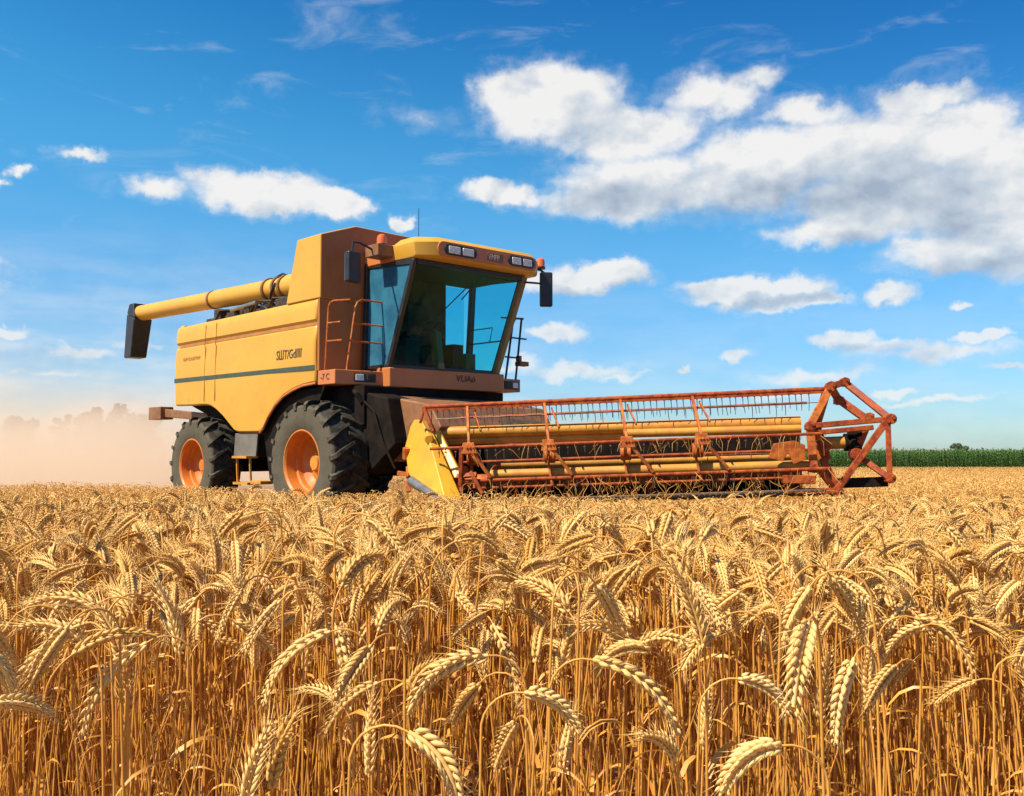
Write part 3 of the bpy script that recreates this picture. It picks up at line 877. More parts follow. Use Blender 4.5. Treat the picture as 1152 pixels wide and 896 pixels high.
for (t0, t1) in ((0.10, 0.74), (1.40, 1.98)):
    hb = MB(); roof_plate(hb, t0, t1, 4.195, 4.365, -0.02, 0.012, 1)
    HL = hb.build('work_light', 'black', RF, bevel=0.006)
    w_ = (t1 - t0 - .1) / 2
    for k in range(2):
        lb = MB(); roof_plate(lb, t0 + .05 + w_ * k + .025, t0 + .05 + w_ * (k + 1) - .02, 4.222, 4.338, 0.0, 0.024)
        lb.build('lens', 'lampglass', HL, bevel=0.03, seg=3)
bdg = MB(); roof_plate(bdg, 0.96, 1.29, 4.205, 4.345, -0.02, 0.010)
BD = bdg.build('roof_badge', 'brown', RF, bevel=0.008)
p_ = fa + rd * 0.985 + rn * 0.042
text('FMPP', 'badge_lettering', 'printpale', BD, (p_.x, p_.y, 4.235), (rd.x, rd.y, 0), (0, 0, 1), 0.088, 0.1, 0.78)

# beacons, mirrors, aerial
def beacon(x, y, z):
    b = MB().lathe_z([(0.0, 0.0), (0.085, 0.0), (0.085, 0.035), (0.0, 0.035)], (x, y, z)).build('beacon', 'black', ROOT)
    MB().lathe_z([(0.078, 0.036), (0.078, 0.12), (0.066, 0.165), (0.035, 0.19), (0.0, 0.195)], (x, y, z)).build('lens', 'amber', b)
    return b
beacon(0.62, -0.72, 4.40)
beacon(1.45, 2.06, 4.30)
mm = MB()
mm.box(0.50, 0.84, -0.95, -0.645, 4.20, 4.385)
mm.build('beacon_bracket', 'brown', ROOT, bevel=0.01)
def mirror(c, w, h, face, arm):
    o = MB().tube(arm, 0.018, 8).build('mirror_arm', 'black', ROOT)
    a = Vector(face).normalized(); b = Vector((-a.y, a.x, 0))
    c = Vector(c)
    P = lambda s, t, d: c + b * s * w / 2 + Vector((0, 0, t * h / 2)) + a * d
    hs = MB().hexa([P(-1, -1, -.09), P(1, -1, -.09), P(1, -1, .02), P(-1, -1, .02), P(-1, 1, -.09), P(1, 1, -.09), P(1, 1, .02), P(-1, 1, .02)]).build('mirror', 'black', o, bevel=0.03, seg=3)
    MB().hexa([P(-.85, -.9, .021), P(.85, -.9, .021), P(.85, -.9, .026), P(-.85, -.9, .026), P(-.85, .9, .021), P(.85, .9, .021), P(.85, .9, .026), P(-.85, .9, .026)]).build('mirror_glass', 'mirror', o)
mirror((0.80, -1.42, 3.94), 0.26, 0.47, (-1, -0.15, 0), [(0.66, -0.9, 4.30), (0.74, -1.22, 4.36), (0.80, -1.38, 4.34), (0.80, -1.42, 4.12)])
mirror((1.50, 2.14, 3.94), 0.22, 0.60, (-0.8, 0.6, 0), [(1.44, 1.62, 4.02), (1.46, 1.95, 4.04), (1.5, 2.10, 4.04), (1.50, 2.14, 3.95)])
MB().tube([(1.42, 1.88, 4.28), (1.45, 2.05, 4.285), (1.47, 2.2, 4.22), (1.5, 2.28, 4.06), (1.5, 2.22, 3.82)], 0.02, 8).build('beacon_arm', 'black', ROOT)
MB().tube([(0.1, 0.45, 4.79), (0.1, 0.45, 5.32)], 0.006, 5).build('aerial', 'black', ROOT)

# handrails on the platform, near side
hr = MB()
hr.tube([(0.18, -1.46, 2.405), (0.26, -1.46, 3.38), (0.30, -1.46, 3.45), (0.36, -1.44, 3.48), (0.52, -1.24, 3.50)], 0.016, 8)
for z in (3.14, 2.86):
    hr.tube([(0.24 - (3.2 - z) * .08, -1.46, z), (0.52, -1.42 + (3.2 - z) * .1, z)], 0.014, 8)
hr.build('handrail', 'rustorange', ROOT)
hr = MB()
hr.tube([(0.50, -1.28, 2.405), (0.52, -1.14, 3.40), (0.52, -1.10, 3.48), (0.52, -1.02, 3.52), (0.52, -0.46, 3.53), (0.52, -0.39, 3.49), (0.52, -0.40, 3.40), (0.6, -0.66, 2.42)], 0.016, 8)
for z in (3.14, 2.86):
    hr.tube([(0.52, -1.17 - (3.2 - z) * .1, z), (0.55, -0.47 - (3.2 - z) * .28, z)], 0.014, 8)
hr.build('handrail', 'rustorange', ROOT)
# ladder rails on the far side
ld = MB()
ld.tube([(0.85, 1.80, 2.40), (0.85, 1.98, 3.40), (0.85, 2.05, 3.50), (0.85, 2.24, 3.51)], 0.02, 8)
ld.tube([(0.85, 2.05, 2.40), (0.85, 2.20, 3.50)], 0.02, 8)
for z in (3.15, 2.80): ld.tube([(0.85, 1.75 + (z - 2.4) * .12, z), (0.85, 2.32 if z > 3 else 2.12, z)], 0.015, 8)
ld.tube([(0.85, 1.70, 3.48), (0.85, 2.0, 3.5)], 0.014, 8)
ld.build('ladder', 'black', ROOT)
MB().box(0.78, 0.92, 2.10, 2.32, 2.66, 2.74).box(0.8, 0.9, 2.10, 2.16, 2.74, 2.84).build('ladder_step', 'brown', ROOT, bevel=0.01)

# ---- wheels
def wheel(x, y_in_dir, y_out, rad, width, rim_r, nlug, name):
    """outer face at y_out; y_in_dir = +1 when the hub lies towards +Y"""
    w = empty(name, (x, y_out, rad), 0.0 if y_in_dir > 0 else math.pi, ROOT)
    W_ = width
    prof = [(rim_r, 0.05 * W_), (rim_r + .03, 0.02 * W_), (rim_r + (rad - rim_r) * .45, 0.0), (rad * .88, 0.02 * W_), (rad * .915, 0.07 * W_), (rad * .925, 0.16 * W_), (rad - .075, 0.5 * W_)]
    prof = prof + [(r, W_ - y) for r, y in reversed(prof[:-1])]
    ty = MB().lathe_y(prof, n=64)
    for side in (0, 1):
        for k in range(nlug):
            th = 2 * math.pi * (k + 0.5 * side) / nlug
            # station: (y from own shoulder, theta shift, outer radius, inner radius, half width)
            stn = [(0.54 * W_, 0.00, rad, rad - .07, .030), (0.36 * W_, 0.065, rad, rad - .08, .036), (0.19 * W_, 0.14, rad * .995, rad - .10, .042), (0.06 * W_, 0.205, rad * .975, rad - .13, .046), (-0.015 * W_, 0.235, rad * .93, rad - .15, .043), (0.004 * W_, 0.25, rad * .875, rad * .84, .03)]
            vs = []
            for (yy, dt, ro, ri, hw) in stn:
                y_ = yy if side == 0 else W_ - yy
                for a, r_ in ((-hw, ri), (-hw * .8, ro), (hw * .8, ro), (hw, ri)):
                    t_ = th - dt + a
                    vs.append((r_ * math.cos(t_), y_, r_ * math.sin(t_)))
            fs = [(0, 1, 2, 3), tuple(4 * (len(stn) - 1) + i for i in (3, 2, 1, 0))]
            for s_ in range(len(stn) - 1):
                for i in range(4):
                    j = (i + 1) % 4
                    fs.append((s_ * 4 + i, s_ * 4 + j, s_ * 4 + 4 + j, s_ * 4 + 4 + i))
            ty.add(vs, fs)
    ty.build('tyre', 'tyre', w, smooth_ang=32)
    rp = [(rim_r + .012, 0.06 * W_), (rim_r + .022, 0.035 * W_), (rim_r - .005, 0.03 * W_), (rim_r - .03, 0.07 * W_), (rim_r - .04, 0.16 * W_), (rim_r - .045, 0.30 * W_), (rim_r - .075, 0.33 * W_),
          (rim_r - .085, 0.44 * W_), (rim_r * .70, 0.50 * W_), (rim_r * .62, 0.56 * W_), (rim_r * .40, 0.56 * W_), (rim_r * .36, 0.53 * W_), (0.0, 0.53 * W_)]
    MB().lathe_y(rp, n=48).build('rim', 'rim', w, smooth_ang=25)
    hb = MB().lathe_y([(0.17 * rad, 0.54 * W_), (0.17 * rad, 0.46 * W_), (0.12 * rad, 0.44 * W_), (0.11 * rad, 0.36 * W_), (0.0, 0.35 * W_)], n=20)
    for k in range(8):
        a = 2 * math.pi * k / 8
        cx_, cz_ = math.cos(a) * rad * .145, math.sin(a) * rad * .145
        hb.tube([(cx_, 0.54 * W_, cz_), (cx_, 0.42 * W_, cz_)], 0.022 * rad / .975, 6)
    hb.build('hub', 'tube' if rad > .95 else 'rim', w, smooth_ang=20)
    return w
wheel(0.0, 1, -1.78, 0.975, 0.70, 0.50, 19, 'wheel')
wheel(0.0, -1, 2.28, 0.975, 0.70, 0.50, 19, 'wheel')
wheel(-3.72, 1, -1.75, 0.895, 0.60, 0.47, 17, 'wheel')
wheel(-3.72, -1, 2.25, 0.895, 0.60, 0.47, 17, 'wheel')

# ---- header: its own axes u (along), v (towards the camera), w (up)
L0 = Vector((-1.12, 13.0, 0.0))
AU = Vector((0.99091055, -0.12892888, 0.03838781)); AN = Vector((-0.12902398, -0.99164147, 0.0)); AW = Vector((-0.03806694, 0.00495295, 0.99926292))
MI = Matrix.Translation((OX, OY, 0)) @ Matrix.Rotation(math.atan2(FY, FX), 4, 'Z')
MI = MI.inverted()
def H(u, v, w):
    return MI @ (L0 + AU * u + AN * v + AW * w)
# feeder house between machine and header
fh = MB()
a0, a1 = H(1.2, -1.0, 0.45), H(2.7, -1.0, 0.45)
b0, b1 = H(1.2, -1.0, 1.15), H(2.7, -1.0, 1.15)
fh.hexa([(0.5, -0.35, 1.0), a0, a1, (0.5, 0.95, 1.0), (0.5, -0.35, 2.05), b0, b1, (0.5, 0.95, 2.05)])
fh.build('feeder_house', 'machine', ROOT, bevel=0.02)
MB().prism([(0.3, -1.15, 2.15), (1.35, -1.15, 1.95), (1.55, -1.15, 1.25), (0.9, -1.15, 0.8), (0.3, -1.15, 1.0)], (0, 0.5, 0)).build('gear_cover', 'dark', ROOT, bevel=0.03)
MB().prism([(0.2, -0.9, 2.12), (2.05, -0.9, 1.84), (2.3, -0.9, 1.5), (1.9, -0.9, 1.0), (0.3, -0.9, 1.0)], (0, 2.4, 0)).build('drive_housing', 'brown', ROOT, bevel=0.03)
MB().tube([(0.7, -1.1, 2.1), (0.85, -1.18, 1.9), (1.1, -1.2, 1.75), (1.3, -1.18, 1.3), (1.5, -1.1, 0.9)], 0.018, 8).tube([(0.6, -1.2, 2.08), (0.75, -1.25, 2.02), (0.8, -1.2, 1.9)], 0.04, 8).build('hydraulic_hose', 'dark', ROOT)

UL, UR = -0.02, 5.28
# back wall and trough floor (dark), header frame tubes
bk = MB(H)
bk.add([(UL + .05, -0.98, 0.42), (UR - .1, -0.98, 0.42), (UR - .1, -0.98, 1.18), (UL + .05, -0.98, 1.18), (UL + .05, -1.02, 0.42), (UR - .1, -1.02, 0.42), (UR - .1, -1.02, 1.18), (UL + .05, -1.02, 1.18)],
       [(0, 1, 2, 3), (7, 6, 5, 4), (0, 4, 5, 1), (1, 5, 6, 2), (2, 6, 7, 3), (3, 7, 4, 0)])
bk.add([(UL + .05, -0.975, 0.36), (UR - .1, -0.975, 0.36), (UR - .1, 0.45, 0.40), (UL + .05, 0.45, 0.40), (UL + .05, -0.975, 0.41), (UR - .1, -0.975, 0.41), (UR - .1, 0.45, 0.43), (UL + .05, 0.45, 0.43)],
       [(0, 1, 2, 3), (7, 6, 5, 4), (0, 4, 5, 1), (1, 5, 6, 2), (2, 6, 7, 3), (3, 7, 4, 0)])
bk.build('header_table', 'dark', ROOT)
tb = MB(H)
tb.tube([(0.12, -0.55, 1.42), (5.12, -0.55, 1.36)], 0.085, 18)
tb.tube([(2.7, -0.42, 1.30), (5.10, -0.42, 1.265)], 0.06, 14)
tb.tube([(0.12, -0.6, 1.30), (2.7, -0.6, 1.27)], 0.06, 14)
tb.build('header_tube', 'tube', ROOT)
tb = MB(H)
tb.tube([(0.95, -0.5, 0.93), (5.05, -0.5, 0.89)], 0.062, 14)
tb.build('header_tube', 'tube', ROOT)
tb = MB(H)
tb.tube([(0.85, -0.1, 0.80), (5.15, -0.1, 0.78)], 0.066, 14)
tb.build('header_tube', 'tube', ROOT)
# feed auger with flighting
fa_ = MB(H)
fa_.tube([(0.2, -0.70, 0.68), (5.1, -0.70, 0.68)], 0.12, 16)
for (u0, u1, sg) in ((0.25, 2.4, 1), (5.05, 2.9, -1)):
    n_ = 90
    vs, fs = [], []
    for i in range(n_ + 1):
        t_ = i / n_
        a = sg * t_ * 2 * math.pi * 4.5
        u = u0 + (u1 - u0) * t_
        for r_ in (0.12, 0.25):
            for du in (-.006, .006):
                vs.append((u + du, -0.70 + r_ * math.cos(a), 0.68 + r_ * math.sin(a)))
    for i in range(n_):
        b = i * 4
        fs += [(b, b + 2, b + 6, b + 4), (b + 1, b + 5, b + 7, b + 3), (b + 2, b + 3, b + 7, b + 6)]
    fa_.add(vs, fs)
fa_.build('feed_auger', 'rustorange', ROOT)
# knife with guards
kn = MB(H)
kn.tube([(0.3, 0.5, 0.47), (5.2, 0.5, 0.47)], 0.018, 8)
for i in range(64):
    u = 0.35 + i * 0.076
    kn.tube([(u, 0.5, 0.47), (u, 0.66, 0.46)], [0.016, 0.004], 6)
kn.build('knife_bar', 'tine', ROOT)

# reel bars (u0, u1, v, w, radius)
BARS = [(-0.05, 5.42, 0.0, 1.775, 0.030), (0.12, 5.2, 0.42, 1.185, 0.020), (0.50, 5.30, 0.36, 0.735, 0.024), (0.4, 5.2, -0.42, 1.62, 0.018), (0.4, 5.2, -0.45, 0.98, 0.02), (0.5, 5.2, -0.05, 0.62, 0.02)]
TINE_MAX, tcount = 100, 0
tine_extra = MB(H)
tine_src = None
for bi, (u0, u1, v, w, r_) in enumerate(BARS):
    b = MB(H)
    if bi == 0:
        n_ = 2
        b.tube([(u0, v, w), (u1, v, w)], r_, 10)
        b.add([(u0, v - .03, w - .04), (u1, v - .03, w - .04), (u1, v + .03, w - .06), (u0, v + .03, w - .06), (u0, v - .03, w - .015), (u1, v - .03, w - .015), (u1, v + .03, w - .03), (u0, v + .03, w - .03)],
              [(0, 1, 2, 3), (7, 6, 5, 4), (0, 4, 5, 1), (1, 5, 6, 2), (2, 6, 7, 3), (3, 7, 4, 0)])
    else:
        b.tube([(u0, v, w), (u1, v, w)], r_, 10)
    bo = b.build('reel_bar', 'rust', ROOT)
    if bi == 0:
        # wire strung along the tines of the top bar
        wr = MB(H)
        for k in range(24):
            ua, ub = 0.1 + k * 0.215, 0.1 + (k + 1) * 0.215
            wr.tube([(ua, 0.02, 1.60 + random.uniform(-.006, .006)), (ub, 0.02, 1.60 + random.uniform(-.006, .006))], 0.006, 4)
        wr.build('wire', 'tine', bo)
    nt = (60, 44, 44, 40, 30, 30)[bi]
    for k in range(nt):
        u = u0 + 0.12 + (u1 - u0 - 0.3) * (k + random.uniform(-.15, .15)) / nt
        ln = random.uniform(.20, .29) if bi == 0 else random.uniform(.10, .2)
        dv = random.uniform(-.03, .03)
        path = [(u, v, w - .02), (u + .004, v + dv * .4, w - ln * .5), (u + .004 + random.uniform(-.012, .012), v + dv, w - ln)]
        if bi in (0, 1) and tcount < TINE_MAX:
            tcount += 1
            MB(H).tube(path, [0.0065, 0.0055, 0.004], 5).tube([(u - .012, v, w - .055), (u + .012, v, w - .055)], 0.012, 5).build('tine', 'tine', bo)
        else:
            tine_extra.tube(path, [0.0065, 0.0055, 0.004], 5)
tag(tine_extra.build('tines', 'tine', ROOT), kind='stuff')

# spider arms across the reel
for (u, uo) in ((0.62, 0.0), (1.69, 0.02), (2.72, 0.05), (3.68, 0.06)):
    s = MB(H)
    s.beam((u - .04, 0.02, 1.74), (u + .03, 0.40, 1.20), 0.075, 0.035, up=(1, 0, 0))
    s.beam((u + .05, -0.02, 1.68), (u + .16, 0.22, 1.40), 0.04, 0.02, up=(1, 0, 0))
    s.beam((u + .03, 0.42, 1.19), (u + .30 + uo, 0.36, 0.77), 0.08, 0.04, up=(1, 0, 0))
    s.beam((u + .02, 0.41, 1.18), (u - .03, -0.05, 0.95), 0.07, 0.04, up=(1, 0, 0))
    s.beam((u - .03, -0.05, 0.96), (u + .02, 0.02, 0.62), 0.06, 0.03, up=(1, 0, 0))
    s.tube([(u - .07, -0.02, 1.03), (u + .07, -0.02, 1.03)], 0.10, 12)
    s.add([(u - .05, .44, 1.25), (u + .10, .44, 1.25), (u + .14, .46, 1.10), (u - .07, .46, 1.10), (u - .05, .38, 1.25), (u + .10, .38, 1.25), (u + .14, .36, 1.10), (u - .07, .36, 1.10)],
          [(0, 1, 2, 3), (7, 6, 5, 4), (0, 4, 5, 1), (1, 5, 6, 2), (2, 6, 7, 3), (3, 7, 4, 0)])
    for k in range(3):
        s.tube([(u + .01 + .04 * k, .47, 1.18), (u + .01 + .04 * k, .35, 1.18)], 0.016, 6)
    s.build('spider_arm', 'rustorange', ROOT, bevel=0.006)
# near the left shield the spider stands taller, down to the knife
for lst in ([((0.55, 0.42, 1.2), (0.50, 0.36, 0.62), .08, .05), ((0.50, 0.36, 0.72), (0.56, 0.46, 0.40), .05, .04), ((0.46, 0.36, 0.80), (0.74, 0.40, 0.82), .06, .05), ((0.66, 0.40, 0.86), (0.82, 0.44, 0.56), .09, .05)],
            [((-0.10, 0.0, 1.55), (-0.03, 0.0, 1.78), .05, .03), ((-0.04, 0.0, 1.77), (0.09, 0.05, 1.42), .09, .05)]):
    s = MB(H)
    for a, b, w_, h_ in lst:
        s.beam(a, b, w_, h_, up=(1, 0, 0))
    s.build('reel_support', 'rust', ROOT, bevel=0.006)

# right end frame of the reel: bars in two planes, joined across
A, B, C, D, E_, F, G, Hh = (5.44, 0.0, 1.80), (5.68, -0.28, 1.87), (6.14, 0.10, 1.34), (6.06, 0.22, 0.58), (5.42, 0.10, 0.42), (5.11, 0.20, 1.29), (5.70, 0.02, 0.90), (5.12, 0.26, 0.74)
def arms(name, m, lst, w=0.085, h=0.06):
    s = MB(H)
    for a, b, k in lst:
        s.beam(a, b, w * k, h * k, up=(0, 1, 0.1))
    return s.build(name, m, ROOT, bevel=0.008)
arms('end_arm', 'rustorange', [(A, F, 1.15), ((5.40, -.05, 1.76), (5.24, 0.02, 1.34), 1.25)])
arms('end_arm', 'rust', [(A, B, 1.0), (B, C, 1.0)])
arms('end_arm', 'rust', [(A, (5.56, -.12, 1.62), 1.1), ((5.55, -.12, 1.64), (5.86, 0.0, 1.36), 1.15)])
arms('end_arm', 'rust', [(F, C, 0.85), ((5.17, 0.2, 1.20), (5.92, 0.12, 1.24), 0.75)])
arms('end_arm', 'rust', [((6.08, 0.12, 1.30), (5.42, 0.14, 0.46), 1.0)])
arms('end_arm', 'rust', [((6.10, 0.14, 1.30), D, 0.75)])
arms('end_arm', 'rust', [(G, D, 0.9), ((5.86, 0.0, 1.24), G, 1.0)])
arms('end_arm', 'rustorange', [(F, Hh, 1.2)])
arms('end_arm', 'rust', [((5.16, 0.24, 0.76), E_, 0.9), ((5.28, 0.0, 0.86), (5.44, 0.06, 0.46), 1.1), ((5.22, 0.06, 1.26), (5.34, 0.0, 0.84), 1.3)])
arms('end_plate', 'rustorange', [((5.16, -.12, 0.98), (5.36, -.12, 0.96), 3.0)], 0.09, 0.02)
ep = MB(H)
ep.prism([(4.58, .05, .90), (4.66, .05, 1.08), (4.92, .05, 1.11), (5.06, .05, 1.05), (5.06, .05, .86), (4.90, .05, .80), (4.84, .05, .95), (4.76, .05, .84)], (0, .02, 0))
ep.build('end_plate', 'rustorange', ROOT, bevel=0.004)
arms('skid_bar', 'dark', [((5.45, 0.0, 0.53), (6.08, 0.0, 0.53), 1.25)], 0.10, 0.09)
arms('skid_bar', 'rust', [((4.72, 0.40, 0.47), (5.35, 0.40, 0.45), 0.8), ((4.7, .42, .62), (5.1, .42, .60), 1.2)], 0.09, 0.07)
for p, r_ in ((A, .085), (B, .075), (C, .085), (D, .075), (E_, .10), (F, .075), (G, .10), (Hh, .07), ((5.56, -.12, 1.62), .075), ((5.9, 0, 1.38), .07), ((5.30, .02, 1.02), .10)):
    nodes = MB(H)
    nodes.tube([(p[0], p[1] + .07, p[2]), (p[0], p[1] - .07, p[2])], r_ * .85, 9)
    nodes.tube([(p[0] + .03, p[1] + .10, p[2] + .02), (p[0] + .03, p[1] - .09, p[2] + .02)], r_ * .35, 6)
    nodes.tube([(p[0] - .04, p[1] + .09, p[2] - .03), (p[0] - .04, p[1] - .09, p[2] - .03)], r_ * .3, 6)
    nodes.build('pivot_joint', 'rust', ROOT, bevel=0.006)
tb = MB(H)
tb.tube([(5.24, -0.15, 1.06), (5.62, -0.15, 1.06)], 0.085, 16)
tb.build('reel_shaft', 'tube', ROOT)
MB(H).tube([(5.60, -0.15, 1.06), (5.76, -0.15, 1.06)], 0.12, 12).tube([(5.7, -.1, 1.12), (5.72, 0.05, 0.95)], 0.07, 8).tube([(5.62, -.02, 1.18), (5.8, 0.0, 1.16)], 0.05, 8).build('drive_motor', 'dark', ROOT, bevel=0.01)

# crop dividers: pointed yellow shields at both ends
def divider(u, flip, name):
    g = 1 if not flip else -1
    def Hd(a, v, w):
        return H(u + g * a, v, w)
    s = MB(Hd)
    # outer skin, ridge and inner face meet in the forward point
    P = dict(t0=(-.42, -.50, 1.53), t1=(-.33, -.35, 1.62), t2=(-.20, -.20, 1.61), r0=(-.06, .0, 1.42), tip0=(.32, .75, .47), tip1=(.51, .60, .51), b0=(-.38, -.10, .84), m0=(-.49, -.40, 1.25),
             bk0=(-.10, -.50, 1.58), bk1=(.0, -.55, .70), inn=(.02, -.06, 1.38))
    K = list(P)
    vs = [P[k] for k in K]
    ix = {k: i for i, k in enumerate(K)}
    F_ = [('t0', 't1', 't2', 'r0', 'b0', 'm0'), ('r0', 'tip0', 'b0'), ('r0', 'inn', 'tip1', 'tip0'), ('t1', 'bk0', 't2'), ('t2', 'bk0', 'inn', 'r0'), ('t0', 'bk0', 't1'), ('t0', 'm0', 'bk1', 'bk0'), ('m0', 'b0', 'bk1'), ('b0', 'tip0', 'tip1', 'bk1'), ('bk1', 'tip1', 'inn', 'bk0')]
    s.add(vs, [tuple(ix[k] for k in f) for f in F_])
    d = s.build(name, 'yellow2', ROOT, bevel=0.015, smooth_ang=20)
    q = MB(Hd)
    q.hexa([(.37, .38, .77), (.46, .36, .84), (.46, .26, .84), (.37, .28, .77), (.0, -.13, 1.42), (.08, -.15, 1.45), (.08, -.25, 1.45), (.0, -.23, 1.42)])
    q.build('inner_shield', 'yellow2', d, bevel=0.02)
    MB(Hd).tube([(-.30, .0, .75), (.26, .72, .50)], [.075, .045], 14).build('divider_roller', 'steel', d)
    k = MB(Hd)
    k.beam((-.54, -.15, .87), (-.36, -.1, .84), 0.05, 0.06)
    k.beam((-.40, -.2, 0.95), (-.37, -.05, .60), 0.06, 0.05)
    k.tube([(-.45, -.32, 1.06), (-.43, -.28, 1.22)], 0.06, 10)
    k.build('divider_bracket', 'rustorange', d, bevel=0.006)
    MB(Hd).tube([(-.03, .02, 1.34), (-.02, .12, 1.32)], 0.06, 12).build('shield_latch', 'yellow2', d, bevel=0.01)
divider(0.06, False, 'crop_divider')

# ------------------------------------------------------------------ plants: numpy batches
def mesh_np(name, V, quads, tris, material, tint=None, smooth_=True):
    nv = len(V)
    me = bpy.data.meshes.new(name)
    nq, nt = len(quads), len(tris)
    me.vertices.add(nv)
    me.vertices.foreach_set('co', np.ascontiguousarray(V, np.float32).ravel())
    loops = np.concatenate([np.asarray(quads, np.int32).ravel(), np.asarray(tris, np.int32).ravel()]) if nt else np.asarray(quads, np.int32).ravel()
    me.loops.add(len(loops))
    me.loops.foreach_set('vertex_index', loops.astype(np.int32))
    me.polygons.add(nq + nt)
    starts = np.concatenate([np.arange(nq) * 4, nq * 4 + np.arange(nt) * 3]).astype(np.int32)
    me.polygons.foreach_set('loop_start', starts)
    me.polygons.foreach_set('use_smooth', np.full(nq + nt, smooth_, bool))
    me.update(calc_edges=True)
    if tint is not None:
        a = me.attributes.new('tint', 'FLOAT', 'POINT')
        a.data.foreach_set('value', np.ascontiguousarray(tint, np.float32))
    me.materials.append(material)
    return me

class NB:
    def __init__(s):
        s.V, s.Q, s.T, s.n = [], [], [], 0
    def add(s, V, Q=None, T=None):
        V = np.asarray(V, float).reshape(-1, 3)
        s.V.append(V)
        if Q is not None and len(Q): s.Q.append(np.asarray(Q) + s.n)
        if T is not None and len(T): s.T.append(np.asarray(T) + s.n)
        s.n += len(V)
    def arrays(s):
        return (np.concatenate(s.V) if s.V else np.zeros((0, 3)), np.concatenate(s.Q) if s.Q else np.zeros((0, 4), int), np.concatenate(s.T) if s.T else np.zeros((0, 3), int))

def nb_tube(nb, P, r, n):
    P = np.asarray(P, float); m = len(P)
    r = np.broadcast_to(r, (m,))
    D = np.gradient(P, axis=0); D /= np.linalg.norm(D, axis=1)[:, None] + 1e-12
    ref = np.array([0.1, 0.98, 0.15])
    a = np.cross(D, ref); a /= np.linalg.norm(a, axis=1)[:, None]
    b = np.cross(a, D)
    t = np.arange(n) * 2 * np.pi / n
    V = P[:, None, :] + r[:, None, None] * (np.cos(t)[None, :, None] * a[:, None, :] + np.sin(t)[None, :, None] * b[:, None, :])
    i = np.arange(m - 1)[:, None] * n; k = np.arange(n)[None, :]; k2 = (k + 1) % n
    Q = np.stack([i + k, i + k2, i + n + k2, i + n + k], -1).reshape(-1, 4)
    nb.add(V.reshape(-1, 3), Q)

def stalk_path(h, phi0, b0, b1, L, rg):
    """planar path: stem up, neck bending by b0, ear of length L bending on to b1. Returns stem pts, ear pts, ear angles"""
    nk = 0.045 + 0.035 * max(b0, 0)
    s_st = np.linspace(0, 1, 9)
    ds = []
    pts = [np.array([0., 0.])]
    # the stem length follows from the wanted crest height
    ang_n = np.linspace(phi0, b0, 7)
    ang_e = np.linspace(b0, b1, 15)
    rise = sum(np.cos(a) * nk / 7 for a in ang_n) + max(0, max(np.cumsum(np.cos(ang_e) * L / 15).max(), 0))
    hs = max(h - rise, 0.2) / math.cos(phi0)
    wob = rg.uniform(-.03, .03)
    for k in range(8):
        a = phi0 * (k + 1) / 8 + wob * math.sin(k)
        pts.append(pts[-1] + np.array([math.sin(a), math.cos(a)]) * hs / 8)
    for a in ang_n:
        pts.append(pts[-1] + np.array([math.sin(a), math.cos(a)]) * nk / 7)
    stem = np.array(pts)
    e = [stem[-1]]
    for a in ang_e:
        e.append(e[-1] + np.array([math.sin(a), math.cos(a)]) * L / 15)
    return stem, np.array(e), np.concatenate([[b0], ang_e])

def to3(p): return np.stack([p[:, 0], np.zeros(len(p)), p[:, 1]], 1)

def spikelet(nb, base, d, sdir, ln, rad, lod, rg, awn):
    d = d / np.linalg.norm(d)
    a = np.cross(d, sdir); a /= np.linalg.norm(a) + 1e-9
    b = np.cross(a, d)
    if lod == 0:
        n = 5; t = np.arange(n) * 2 * np.pi / n
        ring = np.cos(t)[:, None] * a * 1.15 + np.sin(t)[:, None] * b * .85
        V = np.concatenate([[base], base + d * ln * .28 + ring * rad * .95, base + d * ln * .58 + ring * rad * .74, [base + d * ln]])
        k = np.arange(n); k2 = (k + 1) % n
        T = np.concatenate([np.stack([np.zeros(n, int), 1 + k2, 1 + k], 1), np.stack([1 + n + k, 1 + n + k2, np.full(n, 1 + 2 * n)], 1)])
        Q = np.stack([1 + k, 1 + k2, 1 + n + k2, 1 + n + k], 1)
        nb.add(V, Q, T)
        if awn > 0:
            tip = base + d * ln
            w = 0.0007
            nb.add([tip + a * w, tip - a * w * .5 + b * w, tip - a * w * .5 - b * w, tip + (d + sdir * rg.uniform(-.1, .25) + a * rg.uniform(-.15, .15)) * awn], None, [(0, 1, 3), (1, 2, 3), (2, 0, 3)])
    else:
        V = np.array([base, base + d * ln * .4 + a * rad, base + d * ln * .4 + b * rad, base + d * ln * .4 - a * rad, base + d * ln * .4 - b * rad, base + d * ln])
        nb.add(V, None, [(0, 2, 1), (0, 3, 2), (0, 4, 3), (0, 1, 4), (5, 1, 2), (5, 2, 3), (5, 3, 4), (5, 4, 1)])

